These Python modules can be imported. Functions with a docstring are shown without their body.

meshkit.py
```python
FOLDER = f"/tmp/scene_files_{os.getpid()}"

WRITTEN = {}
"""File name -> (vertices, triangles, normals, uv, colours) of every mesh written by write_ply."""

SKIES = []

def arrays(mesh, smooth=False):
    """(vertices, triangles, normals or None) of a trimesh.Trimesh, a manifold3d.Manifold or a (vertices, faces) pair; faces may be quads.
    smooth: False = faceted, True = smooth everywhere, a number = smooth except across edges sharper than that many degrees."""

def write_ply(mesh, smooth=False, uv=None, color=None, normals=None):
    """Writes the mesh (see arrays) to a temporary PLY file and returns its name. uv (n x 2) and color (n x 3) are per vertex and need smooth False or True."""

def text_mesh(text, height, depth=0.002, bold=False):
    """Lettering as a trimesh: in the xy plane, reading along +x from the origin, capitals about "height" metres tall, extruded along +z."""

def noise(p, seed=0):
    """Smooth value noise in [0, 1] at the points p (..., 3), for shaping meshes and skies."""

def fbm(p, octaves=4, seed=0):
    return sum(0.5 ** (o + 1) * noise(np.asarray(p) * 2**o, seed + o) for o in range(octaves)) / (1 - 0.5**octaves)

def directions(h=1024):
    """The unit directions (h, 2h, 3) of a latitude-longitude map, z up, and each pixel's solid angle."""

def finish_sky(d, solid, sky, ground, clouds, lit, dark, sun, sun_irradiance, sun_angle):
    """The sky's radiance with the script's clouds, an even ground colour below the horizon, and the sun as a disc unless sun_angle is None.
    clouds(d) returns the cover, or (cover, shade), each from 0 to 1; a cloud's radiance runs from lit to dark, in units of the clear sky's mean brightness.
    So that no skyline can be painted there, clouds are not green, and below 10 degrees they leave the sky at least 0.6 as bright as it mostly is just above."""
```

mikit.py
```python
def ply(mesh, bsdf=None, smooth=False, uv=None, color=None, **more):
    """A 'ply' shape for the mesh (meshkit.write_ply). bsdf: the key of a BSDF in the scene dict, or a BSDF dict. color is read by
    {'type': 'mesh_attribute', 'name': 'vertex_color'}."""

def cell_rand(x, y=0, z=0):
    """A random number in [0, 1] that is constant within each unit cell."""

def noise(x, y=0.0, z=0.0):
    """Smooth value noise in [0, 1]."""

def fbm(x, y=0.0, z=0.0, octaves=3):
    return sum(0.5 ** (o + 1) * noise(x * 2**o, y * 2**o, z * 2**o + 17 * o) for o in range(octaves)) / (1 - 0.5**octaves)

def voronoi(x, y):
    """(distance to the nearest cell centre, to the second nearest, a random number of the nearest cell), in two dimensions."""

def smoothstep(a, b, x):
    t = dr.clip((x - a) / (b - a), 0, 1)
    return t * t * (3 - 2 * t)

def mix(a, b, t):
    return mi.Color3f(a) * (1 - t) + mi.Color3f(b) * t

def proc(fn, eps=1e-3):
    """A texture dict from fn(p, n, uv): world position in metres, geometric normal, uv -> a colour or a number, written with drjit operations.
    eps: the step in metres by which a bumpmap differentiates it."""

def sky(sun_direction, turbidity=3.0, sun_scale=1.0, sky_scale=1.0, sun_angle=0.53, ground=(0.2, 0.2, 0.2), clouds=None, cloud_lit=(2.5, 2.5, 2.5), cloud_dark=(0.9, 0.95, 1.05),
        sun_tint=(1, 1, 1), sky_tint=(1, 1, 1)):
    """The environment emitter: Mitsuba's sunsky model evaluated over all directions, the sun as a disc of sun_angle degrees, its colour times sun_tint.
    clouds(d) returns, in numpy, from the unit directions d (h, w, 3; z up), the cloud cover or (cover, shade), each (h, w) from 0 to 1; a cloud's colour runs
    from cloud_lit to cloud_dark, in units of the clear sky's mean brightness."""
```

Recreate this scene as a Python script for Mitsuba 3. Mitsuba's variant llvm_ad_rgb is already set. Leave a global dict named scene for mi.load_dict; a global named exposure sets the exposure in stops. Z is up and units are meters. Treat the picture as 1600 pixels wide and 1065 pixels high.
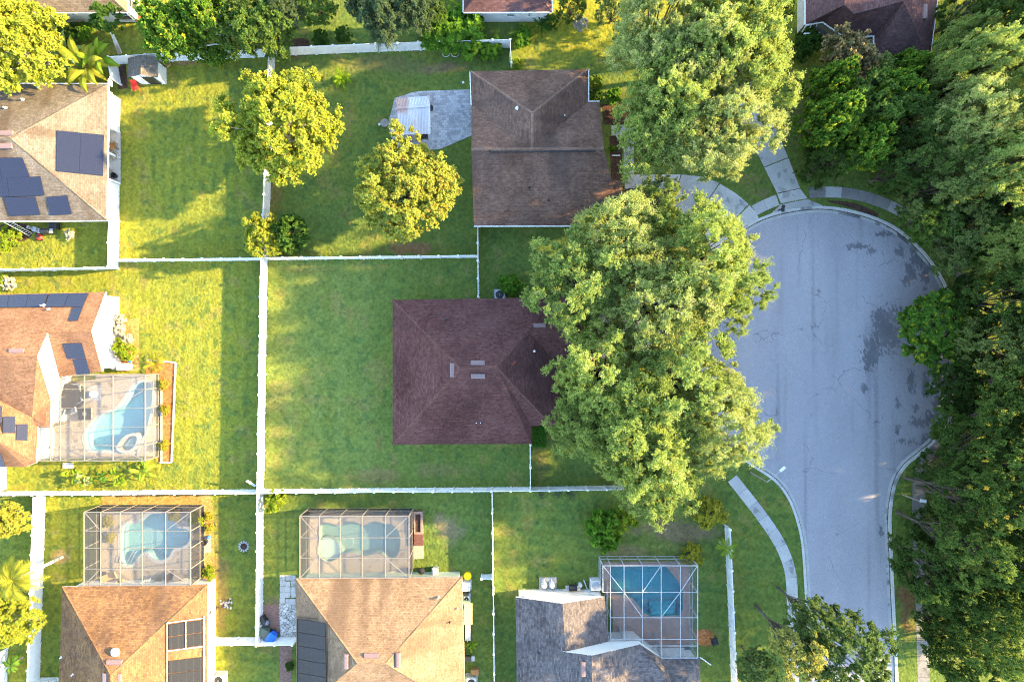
"""Aerial view straight down on a suburban cul-de-sac with fenced back yards, pools and oaks."""
import math, random
import numpy as np, trimesh, mitsuba as mi, drjit as dr
import mikit, meshkit
from mikit import noise, fbm, voronoi, cell_rand, smoothstep, mix
from shapely.geometry import Polygon, LineString, Point, box as sbox, MultiPolygon
from shapely.ops import unary_union
T = mi.ScalarTransform4f

# ------------------------------------------------------------------ camera, light, exposure
H, S = 66.0, 0.062            # flying height, metres on the ground per photo pixel (1600 px wide)
SUN = (4.53, 0.62, 1.90)
scene = {
    'camera': {'type': 'perspective', 'fov': 2 * math.degrees(math.atan(800 * S / H)), 'fov_axis': 'x', 'near_clip': 1.0, 'far_clip': 3000.0,
               'to_world': T().look_at(origin=[0, 0, H], target=[0, 0, 0], up=[0, 1, 0])},
    'sky': mikit.sky(SUN, turbidity=3, sun_scale=0.46, sky_scale=1.0, sun_tint=(1.03, .98, 0.70), sky_tint=(1.10, 1.0, 0.93), sun_angle=1.2),
}
exposure = 5.5
labels = {}
R_ = random.Random(5)

# ------------------------------------------------------------------ helpers
def P(u, v, z=0.0):
    """The point at height z that stands at pixel (u, v) of the 1600 px photograph (surveyed from it)."""
    k = S * (H - z) / H
    return np.array([(u - 800) * k, (532.5 - v) * k, z])

def XY(u, v, z=0.0): return P(u, v, z)[:2]
def PG(pts, z=0.0): return Polygon([XY(u, v, z) for u, v in pts])
def unit(a): a = np.asarray(a, float); return a / (np.linalg.norm(a) + 1e-12)

class MB:
    def __init__(self): self.v, self.f, self.n = [], [], 0
    def add(self, V, F):
        V, F = np.asarray(V, float), np.asarray(F, int)
        if F.shape[1] == 4: F = np.vstack([F[:, [0, 1, 2]], F[:, [0, 2, 3]]])
        self.v.append(V); self.f.append(F + self.n); self.n += len(V); return self
    def box(self, c, s, rz=0.0):
        x, y, z = np.array(s) / 2
        V = np.array([[a, b, d] for a in (-x, x) for b in (-y, y) for d in (-z, z)])
        if rz:
            co, si = math.cos(rz), math.sin(rz)
            V = np.stack([V[:, 0] * co - V[:, 1] * si, V[:, 0] * si + V[:, 1] * co, V[:, 2]], 1)
        return self.add(V + np.array(c), [[0, 1, 3, 2], [4, 6, 7, 5], [0, 4, 5, 1], [2, 3, 7, 6], [0, 2, 6, 4], [1, 5, 7, 3]])
    def beam(self, a, b, w, h):
        a, b = np.array(a, float), np.array(b, float); d = unit(b - a)
        s = np.cross(d, [0, 0, 1.0]) if abs(d[2]) < 0.98 else np.cross(d, [0, 1.0, 0]); s = unit(s); t = np.cross(s, d)
        V = [p + s * i * w / 2 + t * j * h / 2 for p in (a, b) for i in (-1, 1) for j in (-1, 1)]
        return self.add(V, [[0, 1, 3, 2], [4, 6, 7, 5], [0, 4, 5, 1], [2, 3, 7, 6], [0, 2, 6, 4], [1, 5, 7, 3]])
    def tube(self, pts, rad, n=7):
        pts = np.asarray(pts, float); rad = np.broadcast_to(rad, (len(pts),)).astype(float)
        t = np.gradient(pts, axis=0); t /= np.linalg.norm(t, axis=1, keepdims=True) + 1e-12
        a = np.cross(t, np.where(np.abs(t[:, 2:]) < 0.9, [0, 0, 1.0], [1.0, 0, 0])); a /= np.linalg.norm(a, axis=1, keepdims=True) + 1e-12
        b = np.cross(t, a); an = np.arange(n) * 2 * np.pi / n
        V = (pts[:, None] + rad[:, None, None] * (np.cos(an)[None, :, None] * a[:, None] + np.sin(an)[None, :, None] * b[:, None])).reshape(-1, 3)
        F = [[i * n + j, i * n + (j + 1) % n, (i + 1) * n + (j + 1) % n, (i + 1) * n + j] for i in range(len(pts) - 1) for j in range(n)]
        self.add(V, F)
        m = len(pts) - 1
        self.add(np.vstack([V[:n], pts[:1]]), [[(j + 1) % n, j, n] for j in range(n)])
        return self.add(np.vstack([V[m * n:], pts[m:]]), [[j, (j + 1) % n, n] for j in range(n)])
    def lathe(self, prof, c, n=16):
        prof = np.array(prof, float); an = np.arange(n) * 2 * np.pi / n
        V = np.array([[r * math.cos(x), r * math.sin(x), z] for r, z in prof for x in an]) + np.array(c)
        F = [[i * n + j, i * n + (j + 1) % n, (i + 1) * n + (j + 1) % n, (i + 1) * n + j] for i in range(len(prof) - 1) for j in range(n)]
        return self.add(V, F)
    def prism(self, poly, z0, z1):
        for g in getattr(poly, 'geoms', [poly]):
            if g.area < 1e-6: continue
            m = trimesh.creation.extrude_polygon(g, z1 - z0, engine='earcut'); self.add(np.array(m.vertices) + [0, 0, z0], m.faces)
        return self
    def sheet(self, poly, z):
        for g in getattr(poly, 'geoms', [poly]):
            if g.area < 1e-6: continue
            V, F = trimesh.creation.triangulate_polygon(g, engine='earcut')
            V = np.column_stack([V, np.full(len(V), z)])
            a = V[F]; nz = np.cross(a[:, 1] - a[:, 0], a[:, 2] - a[:, 0])[:, 2]
            F = np.where((nz < 0)[:, None], F[:, ::-1], F); self.add(V, F)
        return self
    def face(self, pts):
        """a roughly planar polygon in space, turned upwards"""
        pts = np.array(pts, float); V, F = trimesh.creation.triangulate_polygon(Polygon(pts[:, :2]), engine='earcut')
        idx = [int(np.argmin(((pts[:, :2] - q) ** 2).sum(1))) for q in V]; F = np.array(idx)[F]
        a = pts[F]; nz = np.cross(a[:, 1] - a[:, 0], a[:, 2] - a[:, 0])[:, 2]
        F = np.where((nz < 0)[:, None], F[:, ::-1], F); return self.add(pts, F)
    def mesh(self): return np.vstack(self.v), np.vstack(self.f)

used = {}
def numbered(key):
    n = used.get(key, 0); used[key] = n + 1
    return key if n == 0 else f'{key}_{n:03d}'
def put(key, mesh, mat, smooth=False, color=None, **more):
    if isinstance(mesh, dict): d = {**mesh, **more}; d['bsdf'] = {'type': 'ref', 'id': mat}
    else: d = mikit.ply(mesh.mesh() if isinstance(mesh, MB) else mesh, mat, smooth=smooth, color=color, **more)
    scene[key] = d; return key
def tag(key, label, cat=None, group=None, kind=None):
    d = {'label': label} if label else {}
    if cat: d['category'] = cat
    if group: d['group'] = group
    if kind: d['kind'] = kind
    labels[key] = d; return key
def thing(name, label, cat=None, group=None, kind=None): return tag(numbered(name), label, cat, group, kind)
def single(name, mesh, mat, label, cat, group=None, kind=None, **kw): return put(thing(name, label, cat, group, kind), mesh, mat, **kw)
def part(parent, name, mesh, mat, **kw): return put(numbered(f'{parent}__{name}'), mesh, mat, **kw)
def struct(name, mesh, mat, label, kind='structure', **kw): return put(tag(numbered(name), label, None, None, kind), mesh, mat, **kw)

def spline(pts, step=0.5, closed=False):
    """Catmull-Rom through 2-D points"""
    p = np.array(pts, float); n = len(p); out = []
    rng = range(n) if closed else range(n - 1)
    for i in rng:
        a, b, c, d = (p[(i - 1) % n], p[i], p[(i + 1) % n], p[(i + 2) % n]) if closed else (p[max(i - 1, 0)], p[i], p[i + 1], p[min(i + 2, n - 1)])
        m = max(2, int(np.linalg.norm(c - b) / step))
        for t in np.arange(m) / m:
            out.append(0.5 * (2 * b + (c - a) * t + (2 * a - 5 * b + 4 * c - d) * t ** 2 + (3 * b - a - 3 * c + d) * t ** 3))
    if not closed: out.append(p[-1])
    return np.array(out)

# ------------------------------------------------------------------ materials
def tex(fn, eps=1e-3): return mikit.proc(fn, eps)
def rgb(*c): return {'type': 'rgb', 'value': list(c)}
def diffuse(name, col): scene[name] = {'type': 'twosided', 'b': {'type': 'diffuse', 'reflectance': tex(col) if callable(col) else rgb(*col)}}
def rough(name, col, r=0.6, spec=0.3, metallic=0.0):
    scene[name] = {'type': 'twosided', 'b': {'type': 'principled', 'base_color': tex(col) if callable(col) else rgb(*col), 'roughness': r, 'specular': spec, 'metallic': metallic}}
def bumped(name, col, hfn, eps=0.02):
    scene[name] = {'type': 'twosided', 'b': {'type': 'bumpmap', 'arbitrary': tex(hfn, eps), 'scale': 1.0, 'b': {'type': 'diffuse', 'reflectance': tex(col)}}}

def C(r, g, b): return mi.Color3f(r, g, b)

# lawn: mown grass with dry, bare and lush patches (u, v, radius u, radius v, colour, strength), all worn into the ground itself
PATCH = [
    (585, 742, 40, 14, (.16, .11, .06), .5), (690, 735, 45, 12, (.15, .11, .06), .4), (695, 105, 38, 9, (.17, .11, .07), .75), (600, 100, 90, 14, (.14, .11, .06), .45),
    (700, 825, 26, 22, (.19, .14, .09), .7), (1060, 830, 55, 24, (.16, .11, .07), .75), (985, 862, 40, 12, (.17, .12, .07), .6), (1008, 825, 25, 12, (.17, .12, .07), .5),
    (1105, 993, 12, 15, (.22, .09, .05), .8), (345, 925, 12, 70, (.2, .12, .05), .6), (293, 98, 25, 6, (.2, .11, .06), .7), (640, 388, 38, 11, (.18, .1, .06), .8),
    (425, 300, 14, 50, (.19, .12, .05), .5), (460, 78, 16, 14, (.1, .06, .04), .9), (535, 335, 6, 6, (.16, .12, .05), .6), (1255, 180, 22, 60, (.1, .08, .04), .5),
    (1418, 930, 16, 60, (.14, .07, .04), .8), (845, 720, 16, 40, (.13, .11, .04), .5), (1190, 300, 12, 8, (.14, .1, .06), .5), (97, 868, 16, 12, (.3, .2, .09), .8),
    (340, 900, 6, 130, (.2, .15, .05), .5), (215, 20, 0.1, 0.1, (.1, .1, .1), 0), (430, 950, 26, 26, (.16, .11, .08), .8), (470, 420, 45, 8, (.17, .14, .05), .3),
]
def grass_col(p, n, uv):
    u, v = p.x / S + 800, 532.5 - p.y / S
    big, mid, fine = fbm(p.x * .12, p.y * .12, 1.0), fbm(p.x * .7, p.y * .7, 5.0), fbm(p.x * 4.1, p.y * 4.1, 9.0)
    tuft = noise(p.x * 5.6 + p.y * 4.2, p.y * 5.6 - p.x * 4.2, 3.0)
    sun_yellow = smoothstep(470, 330, u) * .75 + smoothstep(140, 60, v) * smoothstep(780, 850, u) * 1.1  # sunlit yellow of the left yards and top lawn put into the grass colour
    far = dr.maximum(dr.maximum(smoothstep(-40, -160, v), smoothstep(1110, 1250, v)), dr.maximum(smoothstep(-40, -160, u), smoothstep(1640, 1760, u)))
    sun_yellow = sun_yellow * (1 - far) + .45 * far
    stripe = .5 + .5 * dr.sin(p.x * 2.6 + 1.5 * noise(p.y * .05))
    c = mix((.092, .128, .030), (.192, .188, .022), dr.clip(sun_yellow * .8 + (big - .5) * .5 + (mid - .5) * .8, 0, 1))
    c = mix(c, (.125, .158, .042), smoothstep(405, 430, u) * smoothstep(640, 560, u) * smoothstep(400, 420, v) * smoothstep(775, 760, v) * (.3 + .35 * stripe))
    c = mix(c, (.16, .135, .055), smoothstep(.60, .80, mid) * .45)
    weed = fbm(p.x * 1.7 + 40, p.y * 1.7, 21.0)
    c = mix(c, (.045, .095, .030), smoothstep(.60, .74, weed) * .5)
    mow = dr.sin((p.x * .08 + p.y) * 5.6) * smoothstep(1290, 1200, u) * smoothstep(770, 800, v) + dr.sin(p.x * 6.2 + .9 * noise(p.x * .1, p.y * .2)) * smoothstep(420, 400, u) * smoothstep(770, 740, v)
    c = c * (1 + .055 * mow)
    for (a, b, ra, rb, col, s) in PATCH:
        if s <= 0: continue
        d = dr.sqrt(dr.square((u - a) / ra) + dr.square((v - b) / rb))
        c = mix(c, col, smoothstep(1.25, .35, d + (mid - .5) * 1.5 + (fine - .5) * .6) * s)
    return c * (.56 + .46 * fine + .44 * tuft)
def grass_h(p, n, uv):
    a, b = p.x * .8 + p.y * .6, p.y * .8 - p.x * .6
    c, d = p.x * .29 + p.y * .957, p.y * .29 - p.x * .957
    return .022 * noise(a * 3.3, b * 3.3, 2.0) + .03 * noise(c * 5.1, d * 5.1, 4.0) + .025 * noise(a * 9.0, b * 9.0, 6.0) + .06 * noise(c * .9, d * .9, 7.0)
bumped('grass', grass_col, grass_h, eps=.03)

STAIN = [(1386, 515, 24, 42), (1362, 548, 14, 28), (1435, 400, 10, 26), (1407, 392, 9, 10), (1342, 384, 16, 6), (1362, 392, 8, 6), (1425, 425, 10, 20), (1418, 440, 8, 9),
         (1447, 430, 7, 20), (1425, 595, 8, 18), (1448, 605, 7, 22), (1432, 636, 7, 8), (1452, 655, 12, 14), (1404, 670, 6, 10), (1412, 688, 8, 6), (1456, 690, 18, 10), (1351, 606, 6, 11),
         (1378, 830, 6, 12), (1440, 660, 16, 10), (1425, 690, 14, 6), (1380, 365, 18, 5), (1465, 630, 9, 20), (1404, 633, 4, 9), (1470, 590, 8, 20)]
def road_col(p, n, uv):
    u, v = p.x / S + 800, 532.5 - p.y / S
    a, b = fbm(p.x * .35, p.y * .12, 2.0), fbm(p.x * 3, p.y * 3, 6.0)
    c = mix((.265, .25, .27), (.345, .327, .348), a * .8 + b * .3)
    c = c * (.86 + .28 * noise(p.x * 16, p.y * 16))
    wx, wy = p.x * .16 + .35 * fbm(p.x * .7, p.y * .7, 3.0), p.y * .16 + .35 * fbm(p.x * .7, p.y * .7, 8.0)
    f1, f2, w = voronoi(wx, wy)
    crack = smoothstep(.012, .002, (f2 - f1)) * smoothstep(.40, .55, noise(p.x * .4, p.y * .4, 4.0))
    lane = smoothstep(.55, .9, fbm(p.x * 1.3, p.y * .07, 11.0)) * .22
    c = c * (1 - .38 * crack - lane)
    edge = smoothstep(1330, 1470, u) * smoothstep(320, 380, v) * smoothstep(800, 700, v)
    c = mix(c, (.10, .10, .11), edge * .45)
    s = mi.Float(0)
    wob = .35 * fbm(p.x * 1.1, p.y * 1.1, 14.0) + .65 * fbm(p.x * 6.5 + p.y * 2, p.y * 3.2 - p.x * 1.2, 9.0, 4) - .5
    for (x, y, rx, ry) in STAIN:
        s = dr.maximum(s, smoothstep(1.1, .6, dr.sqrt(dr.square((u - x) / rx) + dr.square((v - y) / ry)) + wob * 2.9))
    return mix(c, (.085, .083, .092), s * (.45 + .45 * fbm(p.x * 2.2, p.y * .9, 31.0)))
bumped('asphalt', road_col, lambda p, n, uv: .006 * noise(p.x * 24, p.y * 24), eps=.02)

def concrete_col(a, b):
    def f(p, n, uv):
        m, d = fbm(p.x * .9, p.y * .9, 3.0), noise(p.x * 14, p.y * 14, 8.0)
        c = mix(a, b, m) * (.88 + .2 * d)
        return c * (1 - .35 * smoothstep(.62, .8, fbm(p.x * 1.7, p.y * 1.7, 12.0)))
    return f
for i, (a, b) in enumerate([((.34, .335, .325), (.44, .43, .415)), ((.30, .295, .29), (.40, .39, .38)), ((.38, .37, .355), (.47, .455, .435))]): diffuse(f'concrete_{i}', concrete_col(a, b))
diffuse('concrete_dark', concrete_col((.15, .145, .14), (.25, .24, .23)))  # darker concrete for the pavement slabs along the wood
def kerb_col(p, n, uv):
    s = noise(p.x * .55, p.y * .55, 6.0); d = fbm(p.x * 2.5, p.y * 2.5, 4.0)
    u, v = p.x / S + 800, 532.5 - p.y / S
    c = mix((.38, .37, .36), (.5, .49, .47), d)
    return mix(c, (.09, .09, .095), smoothstep(.6, .85, fbm(p.x * .8, p.y * .8, 3.0)) * .7)
diffuse('kerb_concrete', kerb_col)
def gutter_col(p, n, uv):
    u, v = p.x / S + 800, 532.5 - p.y / S
    c = mix((.33, .325, .32), (.42, .41, .40), fbm(p.x * 2, p.y * 2, 3.0))
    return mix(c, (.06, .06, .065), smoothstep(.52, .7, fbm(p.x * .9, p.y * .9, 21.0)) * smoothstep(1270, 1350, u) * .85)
diffuse('gutter_concrete', gutter_col)
diffuse('pool_deck_cream', concrete_col((.27, .235, .195), (.34, .30, .255)))
diffuse('pool_deck_sand', concrete_col((.29, .25, .20), (.36, .315, .26)))
def brick_paver(a, b, sx=.2, sy=.1):
    def f(p, n, uv):
        y = p.y / sy; row = dr.floor(y); x = p.x / sx + .5 * (row - 2 * dr.floor(row / 2))
        r = cell_rand(dr.floor(x), row, 3); fx, fy = x - dr.floor(x), y - row
        j = dr.minimum(dr.minimum(fx, 1 - fx) * sx, dr.minimum(fy, 1 - fy) * sy)
        return mix(a, b, r) * (.8 + .3 * fbm(p.x * 1.2, p.y * 1.2, 2.0)) * (.55 + .45 * smoothstep(.002, .012, j))
    return f
diffuse('brick_pavers', brick_paver((.26, .17, .14), (.36, .26, .22)))
diffuse('grey_pavers', brick_paver((.27, .26, .275), (.44, .43, .44), .33, .24))
diffuse('red_pavers', brick_paver((.17, .10, .085), (.25, .16, .13)))
def mulch(a, b):
    return lambda p, n, uv: mix(a, b, noise(p.x * 9, p.y * 13, 2.0)) * (.45 + .8 * fbm(p.x * 6, p.y * 6, 5.0))
diffuse('mulch_dark', mulch((.05, .03, .022), (.11, .065, .05)))
diffuse('mulch_red', mulch((.30, .10, .03), (.45, .20, .08)))
diffuse('mulch_tan', mulch((.30, .17, .05), (.42, .28, .10)))
diffuse('soil_bark', mulch((.10, .06, .045), (.2, .13, .1)))
def pebbles(p, n, uv):
    f1, f2, w = voronoi(p.x * 3.2, p.y * 3.2)
    return mix((.30, .28, .26), (.62, .60, .57), w) * (.25 + .75 * smoothstep(.03, .16, f2 - f1))
diffuse('pebbles', pebbles)

def shingles(c0, c1, streak=(.1, .08, .07), st=.4, tabs=.33, patch=.25, run=.26):
    """asphalt shingles: courses follow the slope (height), tabs run along the eave, algae streaks run down it"""
    def f(p, n, uv):
        h = dr.sqrt(dr.square(n.x) + dr.square(n.y)) + 1e-4
        t = (p.x * -n.y + p.y * n.x) / h
        cz = p.z / (h * .145); row = dr.floor(cz); fr = cz - row
        x = t / tabs + 7.3 * cell_rand(row, 1.0, 2.0); col = dr.floor(x)
        r = cell_rand(col, row, dr.floor(n.x * 3 + 9)); r2 = cell_rand(dr.floor(x * 2.1), row, 4)
        lo = fbm(p.x * .8, p.y * .8, p.z * .8)
        c = mix(c0, c1, dr.clip(.2 + .7 * r + (lo - .5) * .9, 0, 1)) * (.76 + .34 * r2)
        s = smoothstep(.45, .75, fbm(t * .55, p.z * .16 + n.x * 3, 3.0)) * st
        c = mix(c, streak, s)
        c = c * (1 - patch * smoothstep(.5, .8, fbm(p.x * .3, p.y * .3, 7.0)))
        c = c * (1 - run / 2 + run * fbm(t * 1.6, cz * .22, n.y * 5))
        return c * (1 - .5 * smoothstep(.2, .0, fr)) * (.9 + .2 * noise(p.x * 20, p.y * 20, p.z * 20))  # shadow line at the foot of each course painted into the colour
    return f
def roofmat(name, *a, **k): diffuse(name, shingles(*a, **k))
roofmat('shingle_plum', (.078, .034, .031), (.130, .062, .056), (.062, .033, .031), .3, run=.14)
roofmat('shingle_umber', (.105, .060, .045), (.185, .110, .082), (.06, .045, .042), .6, patch=.3)
roofmat('shingle_taupe', (.125, .103, .082), (.19, .162, .132), (.085, .06, .043), .8)
roofmat('shingle_rust', (.17, .088, .052), (.26, .145, .088), (.13, .075, .05), .4)
roofmat('shingle_copper', (.13, .072, .044), (.27, .145, .068), (.085, .06, .05), .4, patch=.2)
roofmat('shingle_honey', (.185, .120, .075), (.27, .18, .115), (.105, .07, .05), .75, patch=.3)
roofmat('shingle_slate', (.060, .052, .054), (.155, .134, .132), (.08, .072, .07), .0, run=.04, patch=.12)
roofmat('shingle_wine', (.098, .053, .052), (.15, .085, .082), (.055, .036, .038), .45)
roofmat('shingle_cap_red', (.095, .045, .040), (.15, .076, .065), (.08, .04, .035), .3)
roofmat('shingle_cap_umber', (.16, .10, .075), (.25, .16, .12), (.1, .07, .06), .4)
roofmat('shingle_tan', (.20, .15, .11), (.29, .22, .16), (.13, .09, .07), .5)
def stucco(a):
    return lambda p, n, uv: mi.Color3f(*a) * (.9 + .14 * fbm(p.x * .9, p.y * .9, p.z * 1.7)) * (.96 + .08 * noise(p.x * 25, p.y * 25, p.z * 25))
diffuse('stucco_white', stucco((.62, .61, .60))); diffuse('stucco_cream', stucco((.66, .62, .54))); diffuse('stucco_grey', stucco((.52, .51, .50))); diffuse('stucco_sage', stucco((.36, .43, .34)))
diffuse('stucco_taupe', stucco((.44, .40, .36)))
rough('vinyl', lambda p, n, uv: mi.Color3f(.66, .66, .66) * (.90 + .08 * fbm(p.x * 1.1, p.y * 1.1, p.z * 3)) * (1 - .25 * smoothstep(.35, .0, p.z) * fbm(p.x * 2, p.y * 2, 3.0)), .45, .4)
rough('white_trim', (.62, .62, .61), .5); rough('white_metal', (.33, .34, .36), .35, .5); rough('bronze_metal', (.23, .20, .17), .4, .5); rough('sand_metal', (.18, .16, .145), .4, .5)
rough('vent_metal', (.17, .115, .112), .5); rough('dark_plastic', (.02, .021, .024), .45); rough('grey_plastic', (.33, .34, .36), .5); rough('white_plastic', (.55, .55, .55), .45)
rough('red_plastic', (.62, .05, .035), .4); rough('blue_plastic', (.02, .13, .62), .35); rough('green_plastic', (.06, .09, .075), .5); rough('yellow_fabric', (.85, .52, .01), .7)
rough('steel', (.55, .56, .57), .35, .5, .6); rough('aluminium', (.62, .63, .64), .3, .5, .7)
def panel_col(pitch_a, pitch_b, base, line):
    def f(p, n, uv):
        h = dr.sqrt(dr.square(n.x) + dr.square(n.y)) + 1e-4
        t = (p.x * -n.y + p.y * n.x) / h; w = p.z / h
        a, b = t / pitch_a, w / pitch_b
        fa, fb = a - dr.floor(a), b - dr.floor(b)
        return mix(line, base, smoothstep(.0, .12, dr.minimum(fa, 1 - fa)) * smoothstep(.0, .08, dr.minimum(fb, 1 - fb)))
    return f
rough('solar_blue', panel_col(.16, .16, (.015, .019, .042), (.030, .034, .060)), .32, .3)
rough('solar_black', panel_col(.05, .6, (.019, .019, .021), (.034, .034, .036)), .5, .25)
def bark(p, n, uv): return mix((.085, .065, .05), (.18, .155, .125), fbm(p.x * 6, p.y * 6, p.z * 2)) * (.6 + .5 * noise(p.x * 14, p.y * 14, p.z * 4))
diffuse('bark', bark)
diffuse('bark_pale', lambda p, n, uv: mix((.36, .32, .28), (.58, .54, .49), fbm(p.x * 4, p.y * 4, p.z * 5)))
diffuse('wood_brown', lambda p, n, uv: mix((.20, .11, .05), (.33, .19, .09), noise(p.x * 4, p.y * 22, p.z * 3)))
diffuse('wood_tan', lambda p, n, uv: mix((.42, .26, .12), (.55, .36, .18), noise(p.x * 4, p.y * 16, p.z * 3)))
rough('gazebo_metal', lambda p, n, uv: mix(mix((.34, .35, .40), (.46, .46, .49), noise(p.x * 2.5, p.y * .3)), (.32, .17, .13), smoothstep(.52, .72, fbm(p.x * 1.1, p.y * .55, 4.0)) * .75), .45, .5)
scene['water'] = {'type': 'thindielectric', 'int_ior': 1.33, 'ext_ior': 1.0}
scene['window_glass'] = {'type': 'twosided', 'b': {'type': 'principled', 'base_color': rgb(.03, .04, .05), 'roughness': .08, 'specular': .6}}
rough('window_pale', (.16, .19, .22), .12, .6)
def plaster(a, b):
    return lambda p, n, uv: mix(a, b, dr.clip(1.0 + p.z / 1.9, 0, 1)) * (.92 + .12 * fbm(p.x * 1.5, p.y * 1.5, p.z))
diffuse('plaster_aqua', plaster((.19, .44, .49), (.31, .56, .59))); diffuse('plaster_mint', plaster((.21, .44, .445), (.34, .55, .54))); diffuse('plaster_green', plaster((.17, .36, .31), (.40, .51, .42)))
diffuse('plaster_blue', plaster((.012, .19, .235), (.02, .255, .295)))
diffuse('coping', (.36, .35, .335))
scene['screen_light'] = {'type': 'mask', 'opacity': .27, 'b': {'type': 'twosided', 'b': {'type': 'diffuse', 'reflectance': rgb(.14, .14, .155)}}}
scene['screen_clear'] = {'type': 'mask', 'opacity': .13, 'b': {'type': 'twosided', 'b': {'type': 'diffuse', 'reflectance': rgb(.10, .10, .11)}}}
scene['screen_dark'] = {'type': 'mask', 'opacity': .60, 'b': {'type': 'twosided', 'b': {'type': 'diffuse', 'reflectance': rgb(.022, .023, .030)}}}
scene['leaf'] = {'type': 'principledthin', 'base_color': {'type': 'mesh_attribute', 'name': 'vertex_color'}, 'roughness': .55, 'diff_trans': 1.0, 'spec_trans': 0.0, 'eta': 1.4}

# ------------------------------------------------------------------ ground, road, kerb, pavement
ROAD_PX = [(1274, 1500), (1273, 1100), (1272, 1010), (1267, 920), (1262, 850), (1254, 812), (1243, 781), (1229, 758), (1215, 743), (1198, 731), (1176, 717), (1148, 693), (1118, 655), (1099, 605), (1091, 550),
           (1094, 493), (1107, 443), (1130, 400), (1162, 367), (1200, 346), (1245, 335), (1290, 332), (1342, 341), (1390, 360), (1426, 388), (1455, 423), (1478, 468), (1490, 520), (1494, 570), (1490, 615),
           (1474, 654), (1456, 681), (1433, 702), (1410, 721), (1394, 746), (1386, 777), (1383, 812), (1385, 870), (1388, 940), (1391, 1000), (1394, 1100), (1397, 1500)]
road_poly = Polygon(spline([XY(*q) for q in ROAD_PX], .5)).buffer(0)
gutter_poly = road_poly.buffer(.28).difference(road_poly)
kerb_poly = road_poly.buffer(.62).difference(road_poly.buffer(.36))
ZR = -.12
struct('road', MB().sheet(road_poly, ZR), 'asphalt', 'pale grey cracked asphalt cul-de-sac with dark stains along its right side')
struct('gutter', MB().prism(gutter_poly, ZR - .1, ZR + .012), 'gutter_concrete', 'pale concrete gutter strip round the cul-de-sac, black with dirt at the top')
struct('kerb_seam', MB().sheet(road_poly.buffer(.37).difference(road_poly.buffer(.27)), ZR - .01), 'mulch_dark', 'dark dirt seam between the gutter and the kerb')
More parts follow.
